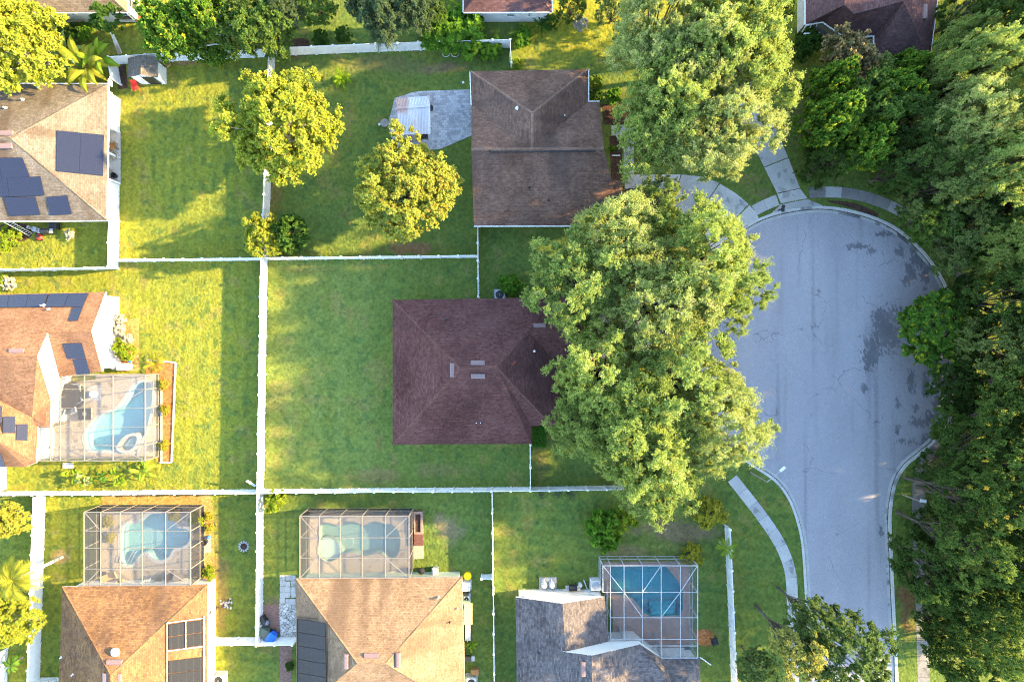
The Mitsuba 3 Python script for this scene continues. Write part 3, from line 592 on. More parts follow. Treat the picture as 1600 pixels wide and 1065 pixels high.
# honey house, bottom middle
k4, Q4, f4 = house('house', 'honey-brown hip-roofed house at the bottom middle, below the scalloped green pool',
    dict(TL=(462, 903, z), TR=(721.8, 901, z), A=(558.6, 1036, 5.85), B=(602.5, 1035.7, 5.85), BR=(728, 1112, z), BL=(464, 1114, z)),
    [('TL', 'TR', 'B', 'A'), ('TL', 'A', 'BL'), ('B', 'TR', 'BR'), ('A', 'B', 'BR', 'BL')], 'shingle_honey', 'stucco_sage', caps=[('TL', 'A'), ('TR', 'B'), ('A', 'B'), ('B', 'BR'), ('A', 'BL')], trim='stucco_taupe', gutters=False)
grid_on_roof(k4, Q4, ('TL', 'A', 'BL'), [(464.5, 965), (510.5, 972), (512, 1121), (465.5, 1112)], 1, 7, 'solar_black', .018, name='heating_sheet')
zl = plane_z(Q4, 'TL', 'A', 'BL'); hp = MB()
for a, b in (((464.5, 965), (465, 1100)), ((511.5, 970), (512, 1100)), ((464, 963), (497, 967))): hp.beam(P(*a, zl(*a) + .15), P(*b, zl(*b) + .15), .06, .06)
part(k4 + '__roof', 'heating_pipe', hp, 'dark_plastic')
vent_ridge(k4, 581, 1023, 5.55, 'u', 1.3); vent_ridge(k4, 622, 1030, 5.5, 'v', 1.3); vent_ridge(k4, 541, 1032, 5.4, 'v', 1.3)
zt, zrr = plane_z(Q4, 'TL', 'TR', 'B'), plane_z(Q4, 'B', 'TR', 'BR')
pipe(k4, 685, 932.5, zt(685, 932.5), .08, .4, 'bronze_metal'); pipe(k4, 703, 971, zrr(703, 971), .05, .3, 'dark_plastic'); pipe(k4, 714.5, 949.5, zrr(714.5, 949.5), .06, .25, 'bronze_metal')
yt = Q4['TL'][1] - .42
wall_window(k4, XY(666, 0, 1.5)[0], yt, XY(652, 0, 1.5)[0], yt, .9, 2.0); wall_window(k4, XY(716, 0, 1.5)[0], yt, XY(696, 0, 1.5)[0], yt, .9, 2.0)

# slate house, bottom right of the middle
k5, Q5, f5 = house('house', 'slate-grey gabled house at the bottom, left of the brick-paved screened pool',
    dict(TL=(805.8, 932.5, z), A=(879, 942.5, 4.45), TR=(945, 932, z), ER=(951, 1003, z), G=(883.5, 1017.5, 4.45), A2=(924.5, 1023.5, 5.4), E2=(1000, 1006, 3.6), F=(1033, 1027.5, 2.85), X=(1094, 1027, z), Y=(1094, 1200, z), HY=(1060, 1085, 4.4), RB=(928, 1200, 5.4), BL=(809, 1200, z)),
    [('TL', 'A', 'G', 'A2', 'RB', 'BL'), ('A', 'TR', 'ER', 'G'), ('A2', 'E2', 'F', 'HY', 'RB'), ('F', 'X', 'HY'), ('X', 'Y', 'HY'), ('HY', 'Y', 'RB')], 'shingle_slate', 'stucco_white', over=.3, caps=[('A2', 'RB')], trim='stucco_taupe', gutters=False)
# upper gable behind the lower ridge
part(k5, 'gable_wall', MB().add([Q5['G'] - [.35, 0, .06], Q5['A2'] - [0, .03, .04], Q5['E2'] - [0, .03, .06], Q5['E2'] - [0, .03, .9], Q5['ER'] - [0, .3, .1]], [[0, 1, 2], [0, 2, 3], [0, 3, 4]]), 'stucco_white')
vent_ridge(k5, 911, 1044, 5.1, 'v', 1.3); pipe(k5, 842, 1020, 3.7, .06, .2, 'dark_plastic')
yt = Q5['TL'][1] - .3
for a, b in ((832, 820), (895, 883)): wall_window(k5, XY(a, 0, 1.8)[0], Q5['TL'][1] + .012, XY(b, 0, 1.8)[0], Q5['TL'][1] + .012, 2.62, 2.95)

# plum house in the centre
k6, Q6, f6 = house('house', 'plum-brown hip-roofed house in the centre, left of the big oaks',
    dict(TL=(613.4, 468.3, z), TR=(872, 464.5, z), A=(719.6, 576, 5.6), B=(776, 573, 5.6), J=(826, 519.5, 4.15), K=(880, 519.5, 4.15), KT=(934, 464.5, z), KB=(934, 574, z), N=(876, 574, z), M=(874, 664, z), M2=(831, 665, 2.95), BR=(831, 693, z), BL=(613.4, 694, z), H2=(853, 654, 3.2), VB=(872, 562, 3.0)),
    [('TL', 'TR', 'J', 'B', 'A'), ('TL', 'A', 'BL'), ('A', 'B', 'H2', 'M2', 'BR', 'BL'), ('H2', 'M', 'M2'), ('B', 'J', 'VB', 'N', 'M', 'H2'), ('J', 'TR', 'KT', 'K'), ('K', 'KT', 'KB'), ('J', 'K', 'KB', 'N', 'VB')], 'shingle_plum', 'stucco_cream', caps=[('TL', 'A'), ('A', 'BL'), ('A', 'B'), ('B', 'J'), ('B', 'H2')], trim='shingle_plum', gutters=False, cap='shingle_cap_red')
vent_ridge(k6, 746.5, 566.5, 5.38, 'u', 1.25); vent_ridge(k6, 747, 587.5, 5.38, 'u', 1.25); vent_ridge(k6, 707, 578, 5.2, 'v', 1.25); vent_ridge(k6, 843, 508.5, 3.8, 'u', 1.1)
zb, zt = plane_z(Q6, 'A', 'B', 'BL'), plane_z(Q6, 'TL', 'TR', 'A')
for u, v in ((744.5, 660), (751, 660)): pipe(k6, u, v, zb(u, v), .05, .25)
pipe(k6, 697.5, 499.5, zt(697.5, 499.5), .06, .25, 'dark_plastic'); pipe(k6, 835, 548.5, 4.0, .06, .25)

# umber house, upper middle
k7, Q7, f7 = house('house', 'dark umber-roofed house in the upper middle, right of the paved terrace',
    dict(A=(735, 111.5, z), B=(919, 108.3, z), C=(919, 159, z), D=(937, 159, z), V=(737, 164, z), R0=(736.5, 233, 5.4), R1=(943.5, 232, 5.4), W0=(832, 232.6, 5.4), W1=(832, 177, 5.4), E=(955, 279, 4.25), E2=(972, 284, 4.15), F=(974, 352, z), G=(740.5, 352.5, z)),
    [('A', 'B', 'W1'), ('A', 'W1', 'W0', 'V'), ('V', 'W0', 'R0'), ('W1', 'B', 'C', 'W0'), ('W0', 'C', 'D', 'R1'), ('R0', 'W0', 'R1', 'E', 'E2', 'F', 'G')], 'shingle_umber', 'stucco_cream', caps=[('A', 'W1'), ('B', 'W1'), ('W1', 'W0'), ('R0', 'W0'), ('W0', 'R1')], gable='stucco_taupe', cap='shingle_cap_umber', trim='stucco_taupe', gutters=[('A', 'V'), ('B', 'C'), ('C', 'D'), ('F', 'G')])
zb = plane_z(Q7, 'R0', 'R1', 'G'); rv = MB()
for a, b in (((765, 234.2), (765, 238)), ((765, 238), (930, 236.5))): rv.beam(P(*a, zb(*a) + .05), P(*b, zb(*b) + .05), .08, .07)
part(k7 + '__roof', 'ridge_vent', rv, 'dark_plastic')
for u, v in ((827, 293), (857, 313)): pipe(k7, u, v, zb(u, v), .06, .25, 'dark_plastic')
zl = plane_z(Q7, 'A', 'W1', 'V'); pipe(k7, 808, 169, zl(808, 169), .09, .3, 'aluminium')
pipe(k7, 882, 181.5, 3.7, .06, .25)

# three houses cut by the top of the frame
k8, Q8, f8 = house('house', 'tan-roofed house with dark corner screens, cut by the top edge at the left',
    dict(TL=(-60, -150, z), TR=(199, -150, z), BR=(199, 19, z), BL=(-60, 19.5, z), A=(30, -62, 5.6), B=(112, -62, 5.6)),
    [('TL', 'TR', 'B', 'A'), ('TR', 'BR', 'B'), ('A', 'B', 'BR', 'BL'), ('TL', 'A', 'BL')], 'shingle_tan', 'stucco_cream', over=.35, caps=[('B', 'BR')])
x, y = Q8['BR'][0] - .35, Q8['BR'][1] + .35
for a, b in ((15, 2), (-1, -14)): wall_window(k8, x, XY(0, a, 1.2)[1], x, XY(0, b, 1.2)[1], .5, 2.35)
wall_window(k8, XY(178, 0, 1.2)[0], y, XY(203, 0, 1.2)[0], y, .5, 2.35)
part(k8, 'security_camera', MB().beam((XY(115, 0, 2)[0], y, 2.1), (XY(115, 0, 2)[0], y - .25, 2.05), .1, .1), 'dark_plastic')
k9, Q9, f9 = house('house', 'dark wine-roofed house with a white rear wall, cut by the top edge in the middle',
    dict(TL=(724.5, -150, z), TR=(862, -150, z), BR=(862, 18.5, z), BL=(724.5, 19, z), A=(793, -70, 4.9), B=(793, -74, 4.9)),
    [('TL', 'TR', 'B', ), ('TR', 'BR', 'A', 'B'), ('A', 'BR', 'BL'), ('TL', 'B', 'A', 'BL')], 'shingle_wine', 'stucco_white', over=.35, caps=[('A', 'BR'), ('A', 'BL')])
y = Q9['BL'][1] + .35
wall_window(k9, XY(792, 0, 1.5)[0], y, XY(803.5, 0, 1.5)[0], y, 1.15, 2.2, 'window_pale'); wall_window(k9, XY(825, 0, 1.5)[0], y, XY(829, 0, 1.5)[0], y, 1.2, 2.1, 'window_pale')
k10, Q10, f10 = house('house', 'large wine-roofed house cut by the top edge at the right, behind the magnolia',
    dict(TL=(1259, -150, z), A=(1319.5, 8, 4.9), T0=(1340, -150, 6.2), B=(1335, 22, 5.0), BL=(1259, 38, z), M=(1286, 34, z), N=(1318, 56, 2.8), C=(1366, 56, z), C2=(1366, 86, z), D=(1452, 97, z), E=(1466, -10, z), E2=(1466, -150, z), T1=(1420, -150, 6.2), R=(1412, 2, 6.0)),
    [('TL', 'T0', 'A', 'BL'), ('BL', 'A', 'M'), ('A', 'B', 'N', 'M'), ('T0', 'T1', 'R', 'B', 'A'), ('B', 'R', 'C2', 'C', 'N'), ('R', 'D', 'C2'), ('R', 'E', 'D'), ('T1', 'E2', 'E', 'R')], 'shingle_wine', 'stucco_taupe', over=.35)
vent_ridge(k10, 1444, 19, 3.9, 'v', 1.3)
gt = MB(); gt.beam(P(1356, 55, 2.72), P(1376, 55, 2.72), .16, .12); gt.beam(P(1366.5, 56, 2.72), P(1366.5, 86, 2.72), .12, .12); part(k10, 'gutter', gt, 'white_trim')
bw = MB()
for a, b in (((1259, 41), (1286, 33)), ((1286, 33), (1285, 46)), ((1256, 53), (1282, 51)), ((1259, 41), (1252, 53)), ((1268, 38.5), (1262, 52)), ((1277, 36), (1274, 51))): bw.beam(P(*a, 2.55), P(*b, 1.0 if b[1] > 44 else 2.55), .09, .09)
part(k10, 'porch_frame', bw, 'white_trim')

# ------------------------------------------------------------------ trees
def nrm(a): return a / (np.linalg.norm(a, axis=-1, keepdims=True) + 1e-9)
def leaf_mesh(pos, axis, normal, length, width, cols):
    """one four-cornered leaf, folded a little along its midrib, at every position"""
    n = len(pos); side = nrm(np.cross(axis, normal)); L, W = length[:, None], width[:, None]
    a, b = pos - axis * L * .5, pos + axis * L * .5
    m = pos - axis * L * .08
    l, r = m + side * W * .5 + normal * W * .14, m - side * W * .5 + normal * W * .14
    V = np.stack([a, l, b, r], 1).reshape(-1, 3); i = np.arange(n)[:, None] * 4
    F = np.concatenate([i + [0, 2, 1], i + [0, 3, 2]], 0)
    return V, F, np.repeat(cols, 4, 0)
def crown(seed, R=6.0, z0=3.5, z1=11.5, lumps=18, subs=10, sprigs=13, leaves=14, leaf=(.24, .12), lump_r=(.26, .38), sub_r=(.22, .54), pal=((.08, .12, .03), (.14, .18, .045)), accent=None, up=.35, droop=0.0, rough_=.6, floor=-.25):
    """leaves on sprigs on clumps on lumps on limbs: (vertices, faces, colours, lump centres)"""
    g = np.random.default_rng(seed); zc = z0 + (z1 - z0) * .42
    d = nrm(g.normal(size=(lumps * 6, 3))); d = d[d[:, 2] > floor]
    keep = [np.array([0, 0, 1.0]), nrm(np.array([.5, .2, .8])), nrm(np.array([-.3, .45, .8])), nrm(np.array([-.2, -.5, .8]))]
    for q in d[1:]:                                   # spread the lumps over the dome
        if len(keep) < lumps and max(np.array(keep) @ q) < 1 - 1.7 / lumps: keep.append(q)
    for q in d[1:]:
        if len(keep) < lumps: keep.append(q)
    d = np.array(keep); fr = g.uniform(.42, .80, len(d)); out = 1 + rough_ * (meshkit.noise(d * 1.6 + seed, seed) - .5)
    ext = np.where(d[:, 2:] > 0, [[R, R, z1 - zc]], [[R * .8, R * .8, zc - z0]])
    cen = d * ext * (fr * out)[:, None] + [0, 0, zc]; lr = R * g.uniform(*lump_r, len(d))
    pi = np.repeat(np.arange(len(d)), subs); o = nrm(cen - [0, 0, zc - .35 * R])
    sd0 = nrm(nrm(g.normal(size=(len(pi), 3))) + o[pi] * .7 + np.array([0, 0, .25]))
    sc = cen[pi] + sd0 * (lr[pi] * g.uniform(.45, 1.05, len(pi)))[:, None]; sr = lr[pi] * g.uniform(*sub_r, len(pi)); so = nrm(sd0 + o[pi] * .5)
    li = np.repeat(np.arange(len(pi)), sprigs); n = len(li)
    sd = nrm(nrm(g.normal(size=(n, 3))) + so[li] * .8 + np.array([0, 0, up]))
    st = sc[li] + sd * (sr[li] * g.uniform(.05, .45, n))[:, None]; sl = sr[li] * g.uniform(.4, .95, n)
    k = np.repeat(np.arange(n), leaves); m = len(k); s = g.uniform(.05, 1.0, m)
    pos = st[k] + sd[k] * (s * sl[k])[:, None] + g.normal(size=(m, 3)) * (sr[li[k]] * .10)[:, None]
    pos[:, 2] -= droop * (s * sl[k] * 2) ** 1.5
    ax = nrm(sd[k] * .7 + g.normal(size=(m, 3)) * .8 - [0, 0, .1 + droop]); nn = nrm(g.normal(size=(m, 3)) * .5 + so[li[k]] * .6 + [0, 0, .45])
    nn = nrm(nn - ax * (nn * ax).sum(1, keepdims=True))
    lt = g.uniform(0, 1, len(pi))[li[k]] * .45 + g.uniform(0, 1, n)[k] * .25 + g.uniform(0, 1, m) * .3
    cols = np.array(pal[0]) * (1 - lt[:, None]) + np.array(pal[1]) * lt[:, None]
    if accent is not None:
        col, amount = accent; a = (g.uniform(0, 1, n)[k] < amount) & (s > .35); cols[a] = np.array(col) * g.uniform(.75, 1.15, (a.sum(), 1))
    ln = leaf[0] * g.uniform(.7, 1.25, m); V, F, c = leaf_mesh(pos, ax, nn, ln, ln * leaf[1] / leaf[0], cols)
    return V, F, c, cen
def limbs(cen, z0, r0, seed, lean=(0, 0), sides=6):
    """trunk with a limb that bends up to each lump"""
    g = np.random.default_rng(seed + 99); tr, br = MB(), MB(); fork = z0 * .72
    tr.tube([[0, 0, -.15], [0, 0, .15], [.03, .02, fork * .5], [0, .02, fork], [.02, 0, fork + .8]], [r0 * 1.5, r0 * 1.15, r0 * .95, r0 * .85, r0 * .55], 9)
    for c in cen:
        a = np.array([0, 0, fork + g.uniform(-.3, .7)]); b = a + (c - a) * .45 + [0, 0, .12 * np.linalg.norm(c - a)]
        ts = np.linspace(0, 1, 5)[:, None]; p = (1 - ts) ** 2 * a + 2 * ts * (1 - ts) * b + ts ** 2 * c; p[1:-1] += g.normal(size=(3, 3)) * .1
        br.tube(p, np.linspace(r0 * .42, r0 * .07, 5), sides - 1)
    return tr, br
KINDS = {}
def kind(name, R, z0, z1, r0, seed, bark_='bark', **kw):
    V, F, c, cen = crown(seed, R, z0, z1, **kw); tr, br = limbs(cen, z0, r0, seed)
    scene[f'kind_{name}'] = {'type': 'shapegroup', 'crown': mikit.ply((V, F), 'leaf', color=c), 'trunk': mikit.ply(tr.mesh(), bark_, smooth=True), 'limbs': mikit.ply(br.mesh(), bark_, smooth=True)}
    KINDS[name] = (R, z1)
OAK = ((.205, .29, .070), (.40, .465, .115))
for nm, sd, z0_, z1_, pal_, ac_, rg in (('oak_a', 11, 2.2, 11.5, OAK, ((.44, .44, .16), .08), .6), ('oak_b', 12, 2.0, 11.0, ((.17, .255, .065), (.35, .425, .115)), ((.42, .42, .15), .06), .85), ('oak_c', 13, 2.4, 12.5, ((.225, .295, .09), (.44, .485, .15)), ((.47, .45, .20), .09), .8),
                                    ('oak_d', 14, 4.6, 11.5, OAK, ((.44, .44, .16), .08), .75), ('oak_e', 15, 4.8, 12.0, ((.24, .30, .095), (.455, .49, .165)), ((.47, .45, .20), .09), .85)):
    kind(nm, 6, z0_, z1_, .34, sd, floor=-.4 if z0_ < 4 else -.3, lumps=30, subs=11, sprigs=12, leaves=27, leaf=(.155, .10), pal=pal_, accent=ac_, rough_=rg)
MAP = ((.23, .30, .042), (.44, .46, .058))
kind('maple_a', 5, 1.8, 8.0, .2, 27, lumps=60, subs=9, sprigs=11, leaves=18, leaf=(.21, .15), pal=MAP, lump_r=(.20, .32), up=.5, accent=((.44, .42, .07), .2), bark_='bark_pale', rough_=.8)
kind('maple_b', 5, 1.8, 7.8, .2, 29, lumps=60, subs=9, sprigs=11, leaves=18, leaf=(.19, .13), pal=((.25, .295, .052), (.48, .475, .085)), lump_r=(.20, .32), up=.45, accent=((.52, .36, .07), .07), rough_=.7)
DK = ((.050, .098, .025), (.120, .180, .040))
kind('wood_a', 5, 1.0, 13.5, .26, 31, floor=-.7, lumps=26, subs=10, sprigs=12, leaves=15, leaf=(.23, .14), pal=DK, rough_=.7)
kind('wood_b', 5, .8, 12.5, .26, 32, floor=-.7, lumps=25, subs=10, sprigs=12, leaves=15, leaf=(.24, .15), pal=((.085, .16, .036), (.19, .28, .055)), rough_=.8, accent=((.25, .29, .04), .06))
kind('wood_c', 5, 1.0, 13.0, .26, 33, floor=-.7, lumps=28, subs=10, sprigs=11, leaves=15, leaf=(.21, .13), pal=((.135, .195, .055), (.28, .335, .10)), rough_=.8, lump_r=(.22, .34))
kind('wood_d', 5.5, 5.0, 18.0, .3, 36, floor=-.45, lumps=24, subs=10, sprigs=12, leaves=15, leaf=(.22, .14), pal=DK, rough_=.6, lump_r=(.24, .36))
kind('wood_e', 5.5, 5.0, 17.5, .3, 37, floor=-.45, lumps=24, subs=10, sprigs=12, leaves=15, leaf=(.21, .13), pal=((.075, .135, .034), (.165, .235, .052)), accent=((.30, .33, .05), .05), rough_=.7, lump_r=(.22, .35))
kind('lush', 4, .8, 7.0, .18, 41, lumps=34, subs=9, sprigs=10, leaves=12, leaf=(.30, .20), floor=-.5, pal=((.075, .175, .03), (.19, .32, .04)), lump_r=(.24, .36), accent=((.44, .46, .04), .14), up=.6)
kind('magnolia', 4, 2.2, 8.0, .2, 42, floor=-.5, lumps=30, subs=9, sprigs=8, leaves=11, leaf=(.34, .16), pal=((.14, .15, .07), (.25, .21, .10)), accent=((.40, .29, .15), .25), up=.6)
kind('weeping', 4, 2.5, 9.0, .2, 43, floor=-.5, lumps=28, subs=10, sprigs=12, leaves=14, leaf=(.26, .08), pal=((.07, .115, .055), (.13, .18, .085)), droop=.22, up=.1)
kind('thin', 5, 2.5, 10.0, .2, 44, lumps=30, subs=10, sprigs=12, leaves=14, leaf=(.19, .10), pal=((.085, .145, .045), (.17, .235, .07)), lump_r=(.18, .3), rough_=.9)
kind('thin_gold', 4, 3.5, 10.5, .2, 45, lumps=22, subs=10, sprigs=12, leaves=14, leaf=(.18, .09), pal=((.26, .27, .07), (.46, .43, .11)), lump_r=(.2, .3), rough_=.9)
SH = dict(lumps=16, subs=8, sprigs=9, leaves=10, floor=-.6, lump_r=(.28, .42))
kind('shrub', 1, .1, 1.5, .05, 51, leaf=(.15, .10), pal=((.045, .11, .022), (.11, .19, .035)), **SH)
kind('shrub_lime', 1, .1, 1.5, .05, 52, leaf=(.17, .10), pal=((.17, .27, .026), (.36, .42, .04)), up=.5, **SH)
kind('shrub_olive', 1, .1, 1.4, .05, 53, leaf=(.14, .08), pal=((.27, .27, .035), (.52, .47, .055)), **SH)
kind('shrub_white', 1, .1, 1.2, .05, 54, leaf=(.2, .11), pal=((.42, .42, .37), (.66, .64, .58)), **SH)
kind('shrub_broad', 1, .1, 1.3, .05, 55, leaf=(.30, .19), pal=((.075, .20, .024), (.21, .36, .04)), up=.6, **{**SH, 'leaves': 5})

KEEP = unary_union([road_poly.buffer(1.15), *(f.buffer(.3) for f in (f1, f2, f3, f4, f5, f6, f7, f8, f9, f10))])
def tree(u, v, r, h, kd, label, name='tree', cat='tree', group=None, crown_z=.62, spin=None, most=.32):
    """a tree whose crown stands round (u, v); where the trunk would stand in the street it stands on the verge and leans, as edge trees do"""
    R, Z = KINDS[kd]
    while True:
        zc = h * crown_z; c = P(u, v, zc)[:2]; b = c; L = 0.0
        if KEEP.contains(Point(c)):
            g0 = next((q for q in getattr(KEEP, 'geoms', [KEEP]) if q.contains(Point(c)))); e = g0.exterior; q = e.interpolate(e.project(Point(c))); b = np.array([q.x, q.y]); L = np.linalg.norm(c - b) / zc
        if L <= most or h < 5: break
        h -= .4
    lean = (c - b) / zc; s = r * S * (1 - zc / H) / R
    k = thing(name, label, cat, group)
    M = T([[1, 0, lean[0], b[0]], [0, 1, lean[1], b[1]], [0, 0, 1, 0], [0, 0, 0, 1]])
    scene[k] = {'type': 'instance', 'to_world': M.rotate([0, 0, 1], R_.uniform(0, 360) if spin is None else spin).scale([s, s, h / Z]), 'g': {'type': 'ref', 'id': f'kind_{kd}'}}
    return k
G_OAK, G_WOOD, G_TOP = 'big oaks along the left of the cul-de-sac', 'trees of the wood right of the cul-de-sac', 'trees behind the back fence'
# oaks in front of the plum house
for a in [(1095, 398, 95, 14.0, 'oak_a', 'pale oak with its crown nearest the upper left kerb of the cul-de-sac'), (972, 378, 80, 12.9, 'oak_c', 'oak over the driveway, its crown over the lower right corner of the umber roof'),
          (905, 440, 92, 12.3, 'oak_b', 'darker oak whose crown covers the upper right corner of the plum roof'), (1022, 322, 44, 9.4, 'oak_b', 'small oak crown over the dark parked car'), (1035, 480, 100, 13.4, 'oak_c', 'oak in the middle of the central group, above the plum house driveway'), (1130, 455, 70, 11.8, 'oak_b', 'oak whose crown reaches farthest right over the cul-de-sac, level with the plum roof'),
          (945, 590, 92, 12.9, 'oak_a', 'oak whose crown hides the right end of the plum roof'), (1060, 590, 98, 14.0, 'oak_b', 'pale oak at the left edge of the cul-de-sac, below the central driveway'), (1125, 660, 88, 12.9, 'oak_c', 'yellowish oak whose crown hangs over the lower left kerb of the cul-de-sac'),
          (1000, 690, 98, 13.4, 'oak_a', 'pale yellow-green oak above the long white fence, left of the lower kerb'), (1030, 760, 62, 10.6, 'oak_b', 'lowest oak of the central group, over the end of the long white fence'), (900, 665, 52, 9.5, 'oak_b', 'small shaded oak at the lower right corner of the plum roof')]:
    tree(*a, name='oak_tree', cat='tree', group=G_OAK)
for a in [(1035, 40, 88, 13.4, 'oak_e', 'pale oak at the top edge, right of the sunlit top lawn'), (1125, 55, 92, 14.0, 'oak_d', 'pale oak at the top edge, left of the upper driveway'), (1165, 120, 70, 12.9, 'oak_d', 'pale oak whose crown hangs over the upper driveway'), (1050, 135, 84, 12.9, 'oak_d', 'oak right of the umber-roofed house, in the upper group'),
          (1120, 200, 88, 12.9, 'oak_e', 'pale oak above the left end of the top pavement'), (1020, 215, 68, 11.2, 'oak_d', 'oak beside the L-shaped path of the umber-roofed house'), (1085, 90, 70, 14.0, 'oak_e', 'oak in the middle of the upper group')]:
    tree(*a, name='oak_tree', cat='tree', group='pale oaks between the umber-roofed house and the upper driveway')
# trees in the yards
tree(447, 195, 92, 8.5, 'maple_a', 'large bright yellow-green tree over the fence between the two top yards', crown_z=.6)
tree(638, 296, 86, 7.8, 'maple_b', 'round yellow-green tree in the terrace yard, left of the umber roof', crown_z=.6)
tree(417, 370, 34, 5.2, 'maple_a', 'small bright yellow tree where the fences meet below the large yellow-green tree')
tree(449, 362, 34, 5.0, 'shrub', 'small dark green tree beside the small bright yellow one', name='tree')
tree(28, 70, 82, 9.0, 'maple_a', 'large yellow-green tree in the top left corner', crown_z=.6)
# behind the back fence
for a in [(262, 45, 50, 6.5, 'lush', 'glossy dark green tree with yellow tips behind the shed'), (318, 22, 40, 7.0, 'lush', 'dark green tree at the top edge left of the bare fallen branches'), (365, 45, 38, 6.5, 'wood_b', 'dark green tree right of the bare fallen branches'),
          (300, 70, 26, 4.0, 'lush', 'low leafy green tree between the shed tree and the bare branches'), (385, 10, 36, 7.0, 'wood_a', 'dark tree at the top edge left of the dense round tree'), (340, 88, 22, 2.4, 'lush', 'low dark growth under the bare branches'), (413, 40, 50, 8.0, 'wood_b', 'dense round green tree above the corner where the back fences meet'), (440, 8, 36, 7.0, 'weeping', 'grey-green tree at the top edge right of the dense round tree'), (490, 2, 36, 6.5, 'wood_b', 'bright green tree at the top edge above the shaded back lawn'),
          (600, 18, 46, 8.5, 'weeping', 'feathery grey-green tree leaning over the back fence'), (645, 15, 42, 8.5, 'weeping', 'dark feathery tree at the top edge between the feathery tree and the wine-roofed house'), (672, 16, 28, 6.8, 'wood_a', 'dark tree left of the small wine-roofed house, behind the broad bushes'), (570, 2, 30, 8.0, 'weeping', 'grey-green tree cut by the top edge left of the feathery tree'),
          (895, 0, 26, 6.0, 'wood_a', 'dark tree at the top edge right of the small wine-roofed house'), (962, 6, 34, 6.0, 'wood_c', 'tree at the top edge shading the sunlit top lawn'), (985, 62, 30, 6.0, 'wood_c', 'darker tree right of the sunlit top lawn'), (1215, 15, 30, 8.5, 'wood_a', 'dark tree at the top edge left of the large wine roof')]:
    tree(*a, group=G_TOP)
# bottom right and lower left
tree(1236, 1005, 50, 13.5, 'thin_gold', 'thin golden sunlit tree over the pavement at the bottom edge')
tree(1268, 965, 48, 12.0, 'thin', 'thin green tree over the left kerb near the bottom edge')
tree(1316, 1022, 96, 13.0, 'thin', 'broad thin feathery tree on the left verge, spreading over the street at the bottom edge')
tree(1180, 1038, 40, 6.0, 'thin', 'faint green tree at the bottom edge left of the golden tree')
tree(14, 812, 30, 4.5, 'maple_b', 'yellow-green tree at the left edge above the palm')
tree(18, 968, 44, 4.5, 'maple_a', 'broad sunlit green tree below the palm at the left edge')
